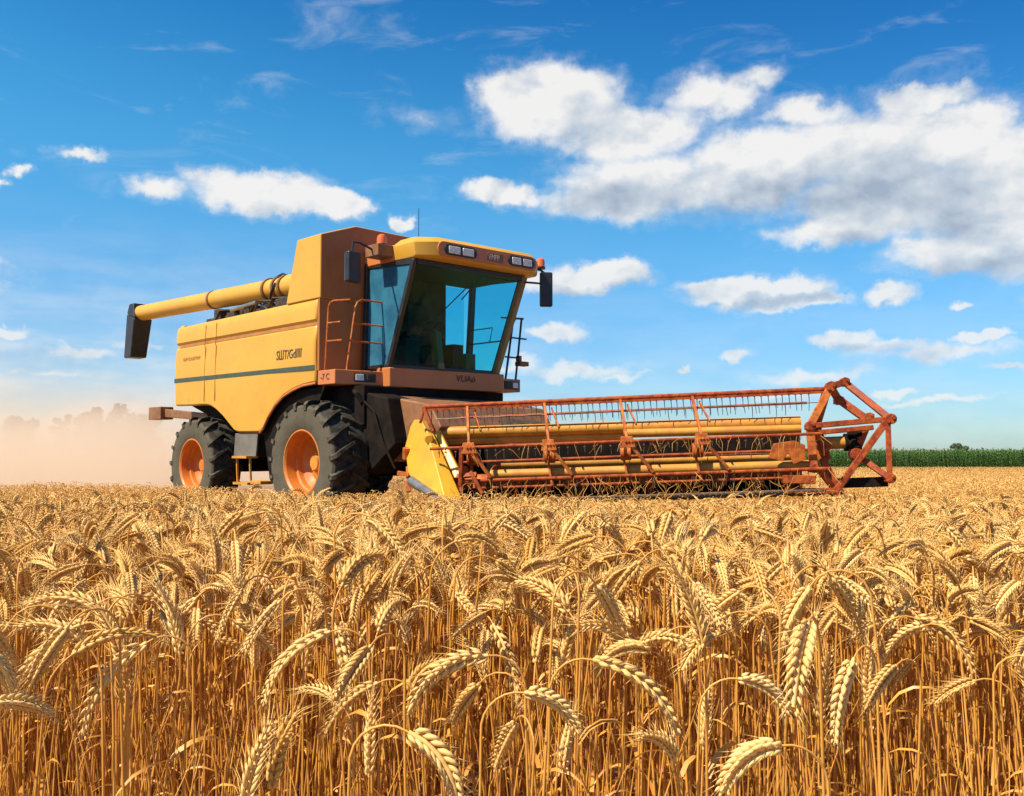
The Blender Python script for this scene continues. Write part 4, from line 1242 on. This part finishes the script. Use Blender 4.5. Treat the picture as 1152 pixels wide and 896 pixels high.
def make_stalk(h, b0, b1, L, lod, rg, phi0=None, leaf=True, fat=1.0):
    """returns NB for stem, ear, leaf"""
    phi0 = rg.uniform(-.03, .10) if phi0 is None else phi0
    st, er, ang = stalk_path(h, phi0, b0, b1, L, rg)
    S, Er, Lf = NB(), NB(), NB()
    if lod == 0:
        nb_tube(S, to3(st), np.linspace(0.0026, 0.0016, len(st)), 5)
    elif lod == 1:
        nb_tube(S, to3(st[[0, 3, 6, 8, 10, 12, 15]]), np.linspace(0.0026, 0.0018, 7), 4)
    else:
        nb_tube(S, to3(st[[0, 8, 11, 15]]), np.linspace(0.003, 0.0022, 4), 3)
    if lod <= 1:
        N = 21 if lod == 0 else 15
        tw = rg.uniform(0, np.pi); dtw = rg.uniform(-.6, .6)
        cum = np.linspace(0, len(er) - 1.001, N)
        for i, c in enumerate(cum):
            k = int(c); fr_ = c - k
            p = er[k] * (1 - fr_) + er[k + 1] * fr_
            a = ang[min(k + 1, len(ang) - 1)]
            T = np.array([math.sin(a), 0, math.cos(a)])
            nrm = np.array([math.cos(a), 0, -math.sin(a)]); sd = np.array([0, 1., 0])
            th = tw + dtw * i / N
            e1_ = math.cos(th) * sd + math.sin(th) * nrm; e2_ = -math.sin(th) * sd + math.cos(th) * nrm
            prof = (0.72 + 0.38 * math.sin(math.pi * min(1, (i + 2) / (N * .75)))) * (1.0 if i < N * .7 else 1.0 - 0.45 * (i - N * .7) / (N * .3))
            P3 = np.array([p[0], 0, p[1]])
            sg = 1 if i % 2 == 0 else -1
            if lod == 0:
                for q_ in (-1, 1):
                    o_ = e1_ * sg * 0.0030 * fat + e2_ * q_ * 0.0026 * fat
                    dd = T * 0.92 + e1_ * sg * 0.36 + e2_ * q_ * 0.20
                    aw = rg.uniform(.008, .034) if rg.random() < .8 else 0
                    if i > N - 5: aw = rg.uniform(.016, .045)
                    spikelet(Er, P3 + o_, dd, e1_ * sg, 0.0215 * prof * fat * rg.uniform(.9, 1.12), 0.0040 * prof * fat, 0, rg, aw)
            else:
                spikelet(Er, P3 + e1_ * sg * 0.003, T * 0.85 + e1_ * sg * 0.5, e1_ * sg, 0.020 * prof * fat, 0.0052 * prof * fat, 1, rg, 0)
        nb_tube(Er, to3(er)[::3 if lod == 0 else 5], 0.0032 * fat, 4)
    else:
        idx = [0, 3, 6, 9, 12, 15]
        nb_tube(Er, to3(er[idx]), np.array([0.003, 0.0095, 0.0065, 0.0095, 0.0070, 0.002]) * (0.76 if lod == 2 else 1.4), 4)
    if leaf and lod <= 1:
        s0 = st[int(rg.integers(3, 7))]
        az = rg.uniform(0, 2 * np.pi); ln = rg.uniform(.10, .24); w = rg.uniform(.003, .0055)
        n = 7
        V = []
        hd = np.array([math.cos(az), math.sin(az), 0]); sd = np.array([-math.sin(az), math.cos(az), 0])
        p = np.array([s0[0], 0, s0[1]]); a = rg.uniform(.3, .8); da = rg.uniform(.25, .5)
        for k in range(n):
            ww = w * (1 - (k / (n - 1)) ** 2) + .0004
            cu = sd * math.cos(.4 * k) + np.array([0, 0, 1]) * math.sin(.4 * k) * .6
            V += [p - cu * ww, p + cu * ww]
            p = p + (hd * math.sin(a) + np.array([0, 0, 1]) * math.cos(a)) * ln / n
            a += da
        Q = [(2 * k, 2 * k + 1, 2 * k + 3, 2 * k + 2) for k in range(n - 1)]
        Lf.add(V, Q)
    return S, Er, Lf

def variants(n, lod, seed, small=1.0, up=0.28):
    rg = np.random.default_rng(seed)
    out = []
    for i in range(n):
        u = rg.random()
        if u < up:   b0 = R(rg.uniform(0, 25)); b1 = b0 + R(rg.uniform(5, 40))
        elif u < up + 0.24: b0 = R(rg.uniform(20, 65)); b1 = b0 + R(rg.uniform(35, 75))
        else:          b0 = R(rg.uniform(90, 140)); b1 = min(b0 + R(rg.uniform(15, 45)), R(175))
        out.append(make_stalk(0.70, b0, b1, rg.uniform(.085, .14) * (1, .72, .60, .66)[lod] * small, lod, rg, leaf=rg.random() < .6, fat=rg.uniform(.82, 1.1) * (1, .80, 1, 1)[lod] * (0.5 + 0.5 * small)))
    return out

def scatter(var, pos, rot, scl, tilt, tint, which):
    """merge transformed copies of the variants' part `which` (tuple of indices) into one set of arrays"""
    rg = np.random.default_rng(5)
    Vs, Qs, Ts, tn, n = [], [], [], [], 0
    vid = rg.integers(0, len(var), len(pos))
    for k in range(len(var)):
        ids = np.where(vid == k)[0]
        if not len(ids): continue
        for w in which:
            V, Q, T = var[k][w].arrays()
            if not len(V): continue
            c, s_ = np.cos(rot[ids])[:, None], np.sin(rot[ids])[:, None]
            sc = scl[ids][:, None]
            x = V[None, :, 0] * sc; y = V[None, :, 1] * sc; z = V[None, :, 2] * sc
            X = x * c - y * s_ + tilt[ids, 0][:, None] * z + pos[ids, 0][:, None]
            Y = x * s_ + y * c + tilt[ids, 1][:, None] * z + pos[ids, 1][:, None]
            Z = z + pos[ids, 2][:, None]
            P = np.stack([X, Y, Z], -1).reshape(-1, 3)
            offs = n + np.arange(len(ids)) * len(V)
            if len(Q): Qs.append((Q[None] + offs[:, None, None]).reshape(-1, 4))
            if len(T): Ts.append((T[None] + offs[:, None, None]).reshape(-1, 3))
            Vs.append(P.astype(np.float32)); tn.append(np.repeat(tint[ids], len(V)))
            n += len(P)
    return (np.concatenate(Vs), np.concatenate(Qs) if Qs else np.zeros((0, 4), int), np.concatenate(Ts) if Ts else np.zeros((0, 3), int), np.concatenate(tn))

def excluded(x, y):
    """ground under the machine and header, and the strip it has already cut"""
    lx = (x - OX) * FX + (y - OY) * FY
    ly = (x - OX) * 0.711 + (y - OY) * 0.703
    body = (lx < 1.6) & (ly > -2.0) & (ly < 3.0)
    u = (x - L0.x) * 0.9916 + (y - L0.y) * -0.129
    v = (x - L0.x) * -0.129 + (y - L0.y) * -0.9916
    head = (u > -0.30) & (u < 6.05) & (v < 0.42) & (v > -1.3)
    mid = (lx > 0) & (lx < 6.5) & (ly > -1.2) & (ly < 3.0) & (v < -0.9)
    cut = (y > 16.5 - 0.02 * x) & (lx < 1.0) & (ly < 3.0)
    return body | head | mid | cut

def sample(y0, y1, dens, jit=0):
    """uniform random places in the visible wedge plus a margin"""
    hw = lambda y: y * 0.60 + 1.6
    area = (y1 - y0) * 2 * hw(y1)
    n = int(area * dens)
    x = rng.uniform(-hw(y1), hw(y1), n); y = rng.uniform(y0, y1, n)
    k = (np.abs(x) < hw(y)) & ~excluded(x, y)
    x, y = x[k], y[k]
    return np.stack([x, y, gz(y)], 1)

def attrs(pos, hmul=1.0):
    n = len(pos)
    rot = rng.uniform(-np.pi, np.pi, n)
    far = 1.0 - 0.25 * sstep(pos[:, 1], 5, 11)
    wave = 0.035 * np.sin(pos[:, 0] * 1.3 + pos[:, 1] * .7) + 0.025 * np.sin(pos[:, 0] * .6 - pos[:, 1] * 1.9)
    scl = np.clip(rng.normal(1.0, .075, n), .78, 1.17) * far * hmul * (1 + wave)
    tilt = rng.normal(0, .045, (n, 2))
    tint = np.clip(rng.normal(.5, .24, n), 0, 1)
    return rot, scl, tilt, tint

# near edge of the crop: individual stalks
V0 = variants(22, 0, 3)
V0S = variants(24, 0, 4, 0.78, 0.42)
sparse = np.concatenate([sample(0.80, 1.5, 26), sample(1.5, 2.0, 90)])
sparse = sparse[np.hypot(sparse[:, 0], sparse[:, 1]) > 0.85]
dense = sample(2.0, 3.3, 400)
near = np.concatenate([sparse, dense])
n_rot, n_scl, n_tilt, n_tint = attrs(near)
inview = np.abs(near[:, 0]) < near[:, 1] * 0.56 + 0.03
HERO = [  # crest pixel, ear tip pixel, ear toward camera angle, label
    ((432, 822), (478, 905), 15, 'large pale wheat ear curling down to the right at the bottom edge left of centre', 1.0),
    ((508, 738), (424, 806), -10, 'golden wheat ear bowing to the left just above the bottom centre', 1.0),
    ((712, 748), (800, 838), 10, 'long plump wheat ear sloping down to the right, lower middle of the photo', 1.0),
    ((372, 702), (388, 826), 60, 'pale wheat ear hanging straight down with its braided face to the viewer', 1.0),
    ((186, 722), (142, 832), -20, 'straw coloured ear drooping down to the left in the lower left quarter', 1.0),
    ((92, 712), (14, 812), -5, 'leftmost long golden ear, bent far over and pointing to the lower left', 1.0),
    ((362, 712), (300, 796), -15, 'slim ear bent to the left behind the straight hanging braided ear', 1.0),
    ((624, 782), (676, 828), 5, 'small hooked ear on a thin curved straw near the bottom middle', .85),
    ((868, 768), (908, 804), 5, 'short hooked ear on a bent straw in the lower right', .8),
    ((970, 738), (950, 822), 45, 'pale upright hanging ear low on the right side', 1.0),
    ((1058, 696), (1112, 764), 10, 'golden ear arching to the right near the right edge', 1.0),
    ((1146, 752), (1150, 840), 40, 'pale fat ear cut by the right edge of the photo', 1.0),
    ((835, 836), (770, 890), 10, 'bright ear bent left at the bottom edge right of centre', 1.0),
    ((240, 690), (300, 716), 5, 'nearly level ear reaching right in the left half of the field edge', 1.0),
    ((690, 726), (640, 742), -5, 'nearly level ear reaching left near the middle of the field edge', 1.0),
    ((545, 700), (556, 790), 50, 'upright braided ear drooping behind the bowed ear at the bottom centre', 1.0),
    ((70, 655), (112, 660), 0, 'flat lying ear high on the left of the field edge', 1.0),
]
ear_group = 'wheat stalks at the near edge of the field'
SHARED = 'ripe golden wheat stalk with a bearded ear in the crowded near edge of the field'
def px_ray(px, py):
    x = (px - 576) / F_PX; y = -(py - 448) / F_PX
    p = math.atan(58 / F_PX)
    return Vector((x, math.cos(p) - y * math.sin(p), math.sin(p) + y * math.cos(p)))
hrg = np.random.default_rng(21)
def link_stalk(parts, loc, rz, scale, tilt, label, meshes=None):
    st, er, lf = meshes
    o = bpy.data.objects.new('wheat_stalk', st)
    o.location = loc
    o.rotation_euler = (-tilt[1], tilt[0], rz)
    o.scale = (scale,) * 3
    col.objects.link(o)
    tag(o, label, 'wheat stalk', ear_group)
    c = bpy.data.objects.new('ear', er); c.parent = o; col.objects.link(c)
    if lf is not None:
        c = bpy.data.objects.new('leaf', lf); c.parent = o; col.objects.link(c)
    return o
def stalk_meshes(v, tint):
    res = []
    for nb, m, nm in ((v[0], 'stem', 'wheat_stalk'), (v[1], 'ear', 'ear'), (v[2], 'stem', 'leaf')):
        V, Q, T = nb.arrays()
        res.append(mesh_np(nm, V, Q, T, M[m], np.full(len(V), tint)) if len(V) else None)
    return res
hero_xy = []
for (c, tpx, tw, lab, sz) in HERO:
    top = hrg.uniform(.80, .86)
    dist = (CAM_H - top) / (-px_ray(*c).z)
    P = Vector((0, 0, CAM_H)) + px_ray(*c) * dist
    s_ = F_PX / P.y
    L = math.hypot(tpx[0] - c[0], tpx[1] - c[1]) / s_ * (1.0 + abs(math.sin(R(tw))) * .15)
    L = min(max(L, .10), .19)
    ang = math.atan2(abs(tpx[0] - c[0]) + 6, -(tpx[1] - c[1]))   # from vertical
    b0, b1 = max(ang - R(38), R(10)), min(ang + R(30), R(176))
    h = P.z - float(gz(P.y))
    v = make_stalk(h, b0, b1, L, 0, hrg, phi0=0.03, leaf=True, fat=1.15 * sz)
    er = v[1].arrays()[0]; stv = v[0].arrays()[0]
    crest = er[er[:, 2].argmax()] if er[:, 2].max() > stv[:, 2].max() else stv[stv[:, 2].argmax()]
    right = tpx[0] >= c[0]
    rz = R(-tw) if right else R(180 + abs(tw))
    off = Matrix.Rotation(rz, 3, 'Z') @ Vector((crest[0], crest[1], 0))
    loc = (P.x - off.x, P.y - off.y, float(gz(P.y)))
    link_stalk(v, loc, rz, 1.0, (0, 0), lab, stalk_meshes(v, hrg.uniform(.55, .95)))
    hero_xy.append((P.x, P.y))
hero_xy = np.array(hero_xy)
# keep random stalks from standing right in front of the placed ones
az_h = hero_xy[:, 0] / hero_xy[:, 1]
keep = np.ones(len(near), bool)
for (hx, hy), ah in zip(hero_xy, az_h):
    w_ = 0.05 / hy
    keep &= ~((near[:, 1] < hy) & (np.abs(near[:, 0] / near[:, 1] - ah) < w_))
near, n_rot, n_scl, n_tilt, n_tint, inview = near[keep], n_rot[keep], n_scl[keep], n_tilt[keep], n_tint[keep], inview[keep]
order = np.argsort(np.where(inview, near[:, 1], 1e3))
single = order[:300 - len(HERO)]
ALLV = V0 + V0S
vm_cache = [[stalk_meshes(v, t_) for t_ in (.25, .45, .65, .9)] for v in ALLV]
for i in single:
    k = int(rng.integers(0, len(V0))) if near[i][1] < 1.9 else len(V0) + int(rng.integers(0, len(V0S)))
    link_stalk(None, near[i], n_rot[i], n_scl[i], n_tilt[i], SHARED, vm_cache[k][int(np.clip(n_tint[i] * 4, 0, 3))])
rest = np.setdiff1d(np.arange(len(near)), single)

def stuff(name, arr, m, parent, smooth_=True):
    V, Q, T, tn = arr
    me = mesh_np(name, V, Q, T, M[m], tn, smooth_)
    o = bpy.data.objects.new(name, me)
    col.objects.link(o)
    if parent: o.parent = parent
    return o
# the standing crop as one mass: straw plus ears
FIELD = None
def batch(var, pos, at, ear_m='ear'):
    global FIELD
    a = scatter(var, pos, *at, (0, 2))
    b = scatter(var, pos, *at, (1,))
    return a, b
def joined(arrs):
    Vs, Qs, Ts, tn, n = [], [], [], [], 0
    for V, Q, T, t_ in arrs:
        Vs.append(V); tn.append(t_)
        Qs.append(Q + n); Ts.append(T + n); n += len(V)
    return np.concatenate(Vs), np.concatenate(Qs), np.concatenate(Ts), np.concatenate(tn)
straw, ears = [], []
a, b = batch(V0S, near[rest], (n_rot[rest], n_scl[rest], n_tilt[rest], n_tint[rest]))
straw.append(a); ears.append(b)
# barren side shoots thicken the straw at the edge
pt = sample(1.55, 3.2, 230)
ta = attrs(pt, 0.80)
straw.append(scatter(V0, pt, ta[0], ta[1], ta[2] * 1.6, ta[3] * .7, (2,)))
nbs = []
for k in range(8):
    nb = NB(); c_ = rng.uniform(-.06, .06, 2)
    nb_tube(nb, [(0, 0, 0), (c_[0] * .3, c_[1] * .3, .22), (c_[0], c_[1], .46), (c_[0] * 1.9, c_[1] * 2.0, .62)], np.array([.0024, .0022, .0019, .0009]), 4)
    nbs.append((nb,))
straw.append(scatter(nbs, pt, ta[0], ta[1], ta[2], ta[3], (0,)))
V1 = variants(24, 1, 8, 1.0, 0.42)
p1 = sample(3.3, 7.0, 380)
a, b = batch(V1, p1, attrs(p1)); straw.append(a); ears.append(b)
V2 = variants(20, 2, 9)
p2 = sample(7.0, 17.0, 230)
a, b = batch(V2, p2, attrs(p2)); straw.append(a); ears.append(b)
# beyond the machine: thinner sowing of ears, dense enough at this grazing angle
V3 = variants(14, 3, 10)
p3 = np.concatenate([sample(17, 30, 34), sample(30, 55, 13), sample(55, 100, 6)])
p3 = p3[p3[:, 0] > -4]
r3, s3, t3, c3 = attrs(p3)
s3 = s3 * np.interp(p3[:, 1], [17, 60, 100], [1.0, 1.05, 1.1])
fat3 = [(a_, b_, c_) for a_, b_, c_ in V3]
a, b = batch(fat3, p3, (r3, s3, t3, c3)); straw.append(a); ears.append(b)
FIELD = stuff('wheat_field', joined(straw), 'stem', None)
tag(FIELD, 'standing ripe golden wheat filling the field up to the green corn', 'wheat', kind='stuff')
stuff('ears', joined(ears), 'ear', FIELD)

# stubble and loose straw where the machine has been
def stubble():
    n = 26000
    x = rng.uniform(-24, 8, n); y = rng.uniform(11, 40, n)
    k = excluded(x, y)
    pos = np.stack([x[k], y[k], gz(y[k])], 1)
    nb = NB(); nb_tube(nb, [(0, 0, 0), (.01, 0, .09), (.02, .0, .17)], np.array([.004, .0035, .003]), 3)
    n = len(pos)
    arr = scatter([(nb,)], pos, rng.uniform(0, 6.28, n), rng.uniform(.7, 1.2, n), rng.normal(0, .25, (n, 2)), rng.random(n), (0,))
    o = stuff('stubble', arr, 'farwheat', None)
    tag(o, 'short cut straw stubble in the strip behind the machine', 'stubble', kind='stuff')
stubble()

def loose_straw():
    rg = np.random.default_rng(17)
    MW = Matrix.Translation((OX, OY, 0)) @ Matrix.Rotation(math.atan2(FY, FX), 4, 'Z')
    nb = NB()
    for i in range(420):
        u = rg.uniform(0.3, 5.3)
        k = rg.integers(0, 6)
        if k < 3:
            u0, u1, v, w, r_ = BARS[(1, 2, 5)[k]]
            a = Vector((u, v + rg.uniform(-.05, .05), w + .01)); ln = rg.uniform(.10, .30)
            d = Vector((rg.normal(0, .7), rg.normal(0, .5), -1)).normalized()
        else:
            a = Vector((u, rg.uniform(.2, .75), rg.uniform(.30, .46))); ln = rg.uniform(.14, .38)
            d = Vector((rg.normal(0, .5), rg.normal(0, .5), rg.uniform(.1, 1))).normalized()
        b = a + d * ln * .5 + Vector((rg.normal(0, .02), 0, rg.normal(0, .02))); c = a + d * ln + Vector((rg.normal(0, .05), rg.normal(0, .04), -abs(rg.normal(0, .05))))
        P = [L0 + AU * p.x + AN * p.y + AW * p.z for p in (a, b, c)]
        nb_tube(nb, [tuple(p) for p in P], np.array([.0045, .004, .0025]), 3)
    V, Q, T = nb.arrays()
    o = stuff('loose_straw', (V, Q, T, np.repeat(rg.random(420), 9)), 'stem', None)
    tag(o, 'loose straw caught on the reel bars and along the knife', 'straw', kind='stuff')
loose_straw()

# ------------------------------------------------------------------ corn beyond the wheat
def corn():
    rg = np.random.default_rng(31)
    var = []
    for k in range(6):
        nb = NB()
        h = 2.35
        nb_tube(nb, [(0, 0, 0), (.02, 0, h * .5), (.0, .02, h)], np.array([.02, .016, .008]), 4)
        nl = 11
        for i in range(nl):
            z = .35 + (h - .45) * i / nl
            az = (i % 2) * math.pi + rg.uniform(-.7, .7) + k
            ln = rg.uniform(.55, .85) * (1 - .35 * abs(i / nl - .5)); w = .05
            p = np.array([0, 0, z]); a = rg.uniform(.35, .6); V = []
            hd = np.array([math.cos(az), math.sin(az), 0]); sd = np.array([-math.sin(az), math.cos(az), 0])
            for s_ in range(6):
                ww = w * math.sin(math.pi * (s_ + .8) / 6.4)
                V += [p - sd * ww, p + sd * ww]
                p = p + (hd * math.sin(a) + np.array([0, 0, 1]) * math.cos(a)) * ln / 6
                a += .36
            nb.add(V, [(2 * s_, 2 * s_ + 1, 2 * s_ + 3, 2 * s_ + 2) for s_ in range(5)])
        var.append((nb,))
    P = []
    for row in range(20):
        y = 101 + row * 0.8
        x = np.arange(8, 92, .24 + .015 * row)
        x = x + rg.normal(0, .05, len(x))
        P.append(np.stack([x, np.full(len(x), y) + rg.normal(0, .06, len(x)), np.full(len(x), float(gz(y)))], 1))
    pos = np.concatenate(P)
    n = len(pos)
    arr = scatter(var, pos, rg.uniform(0, 6.28, n), rg.normal(1.0, .07, n), rg.normal(0, .05, (n, 2)), rg.random(n), (0,))
    o = stuff('corn_field', arr, 'cornleaf', None)
    tag(o, 'field of tall green corn growing beyond the wheat on the right', 'corn', kind='stuff')
    # the crop goes on behind its first rows up to the skyline
    pos2 = np.stack([rg.uniform(0, 240, 5000), rg.uniform(118, 300, 5000), np.zeros(5000)], 1)
    pos2[:, 2] = gz(pos2[:, 1])
    return o
corn()

# ------------------------------------------------------------------ trees
def tree(name, x, y, h, cr, seed, label, group=None, nleaf=3600, leaf=0.16):
    rg = np.random.default_rng(seed)
    z0 = float(gz(y))
    root = empty(name, (x, y, z0), rg.uniform(0, 6))
    tag(root, label, 'tree', group)
    tk = MB()
    tk.tube([(0, 0, -.1), (.05, .03, h * .25), (.0, .1, h * .55), (.05, .0, h * .85)], [h * .03, h * .024, h * .014, h * .004], 9)
    clumps = []
    for i in range(16):
        a = rg.uniform(0, 6.28); hh = rg.uniform(.3, .92)
        rr = cr * (0.25 + .75 * math.sin(math.pi * (hh - .15) / .95)) * rg.uniform(.35, 1.0)
        c = np.array([math.cos(a) * rr, math.sin(a) * rr, hh * h])
        clumps.append((c, cr * rg.uniform(.26, .46)))
        tk.tube([(0.02, .05, h * max(.2, hh - .25)), tuple(c * np.array([.5, .5, .94])), tuple(c)], [h * .010, h * .006, h * .002], 5)
    tk.build('trunk', 'bark', root)
    per = nleaf // len(clumps)
    Vs, tn = [], []
    for c, r_ in clumps:
        d = rg.normal(size=(per, 3)); d /= np.linalg.norm(d, axis=1)[:, None]
        p = c + d * (r_ * rg.uniform(.35, 1.15, (per, 1)) ** .7) * np.array([1, 1, .8])
        u = rg.normal(size=(per, 3)); u /= np.linalg.norm(u, axis=1)[:, None]
        v = np.cross(u, rg.normal(size=(per, 3))); v /= np.linalg.norm(v, axis=1)[:, None]
        s_ = leaf * rg.uniform(.6, 1.3, (per, 1))
        Vs.append(np.stack([p - u * s_, p + v * s_ * .5, p + u * s_, p - v * s_ * .5], 1).reshape(-1, 3))
        tn.append(np.repeat(np.clip(rg.normal(.45, .25, per) + rg.normal(0, .12), 0, 1), 4))
    V = np.concatenate(Vs); Q = np.arange(len(V)).reshape(-1, 4)
    me = mesh_np('crown', V, Q, np.zeros((0, 3), int), M['treeleaf'], np.concatenate(tn), False)
    o = bpy.data.objects.new('crown', me); o.parent = root; col.objects.link(o)
TREES = [  # crest px x, y, half width px, label
    (138, 452, 19, 'tallest broad hazy tree in the dust, nearest the machine'),
    (166, 462, 14, 'hazy tree with a falling outline, close behind the brown rear bar'),
    (98, 456, 13, 'round topped hazy tree, second clump from the left in the dust'),
    (70, 462, 8, 'slim hazy tree left of the round topped one'),
    (22, 470, 18, 'faintest low tree far left in the dust'),
    (118, 466, 12, 'low hazy tree filling the gap between the two taller ones'),
]
for i, (px, py, hw, lab) in enumerate(TREES):
    y = 118 + (i * 5) % 13
    s_ = F_PX / y
    top = CAM_H + (506 - py) / s_
    tree('tree', (px - 576) / s_, y, top - float(gz(y)), hw / s_ * 1.15, 40 + i, lab, 'hazy trees behind the dust', 3800, .24)
y = 230.0; s_ = F_PX / y
tree('tree', (1075 - 576) / s_, y, CAM_H + 7.5 / s_ - float(gz(y)), 1.7, 77, 'tiny dark round tree on the skyline beyond the corn', None, 2200, .25)
tree('tree', (1092 - 576) / s_, y + 4, CAM_H + 4.0 / s_ - float(gz(y)), 1.6, 78, 'small low tree beside the round one on the skyline', None, 1400, .25)

# ------------------------------------------------------------------ dust thrown up behind the machine
def dust():
    m = bpy.data.materials.new('dust')
    m.use_nodes = True
    t = m.node_tree
    t.nodes.clear()
    pv = nd(t, 'ShaderNodeVolumePrincipled')
    pv.inputs['Color'].default_value = (1.0, 0.83, 0.645, 1)
    pv.inputs['Anisotropy'].default_value = 0.25
    tc = nd(t, 'ShaderNodeTexCoord')
    sp = nd(t, 'ShaderNodeSeparateXYZ')
    t.links.new(tc.outputs['Object'], sp.inputs[0])
    x, y_, z = sp.outputs
    nz = noise(t, vm(t, 'MULTIPLY', tc.outputs['Object'], (1, 1, 1.6)), 0.16, 4, 0.6)
    # height of the cloud wanders with the noise, thickest by the stubble
    zz = mth(t, 'ADD', z, mth(t, 'MULTIPLY_ADD', nz, -4.4, 2.2))
    fz = mth(t, 'POWER', 2.718, mth(t, 'MULTIPLY', mth(t, 'MAXIMUM', zz, -0.3), -0.62))
    top = smooth(t, zz, 1.6, 5.2, 1.0, 0.0)
    # fades out towards the machine and at its own far rims
    ex = mth(t, 'MULTIPLY', smooth(t, x, -31, -20, 0.0, 1.0), smooth(t, x, 4.0, 13.0, 1.0, 0.0))
    ey = mth(t, 'MULTIPLY', smooth(t, y_, -19, -10, 0.0, 1.0), smooth(t, y_, 12, 22, 1.0, 0.0))
    d = mth(t, 'MULTIPLY', mth(t, 'MULTIPLY', fz, top), mth(t, 'MULTIPLY', ex, ey))
    d = mth(t, 'MULTIPLY', d, smooth(t, nz, 0.25, 0.75, 0.35, 1.35))
    d = mth(t, 'MULTIPLY', d, 0.26)
    t.links.new(d, pv.inputs['Density'])
    o_ = nd(t, 'ShaderNodeOutputMaterial')
    t.links.new(pv.outputs[0], o_.inputs['Volume'])
    o = MB().box(-32, 16, -20, 24, -0.9, 7.5).build('dust_cloud', m)
    o.location = (-20, 40, 0.0)
    tag(o, 'peach coloured dust cloud drifting behind the harvester on the left', 'dust', kind='stuff')
dust()
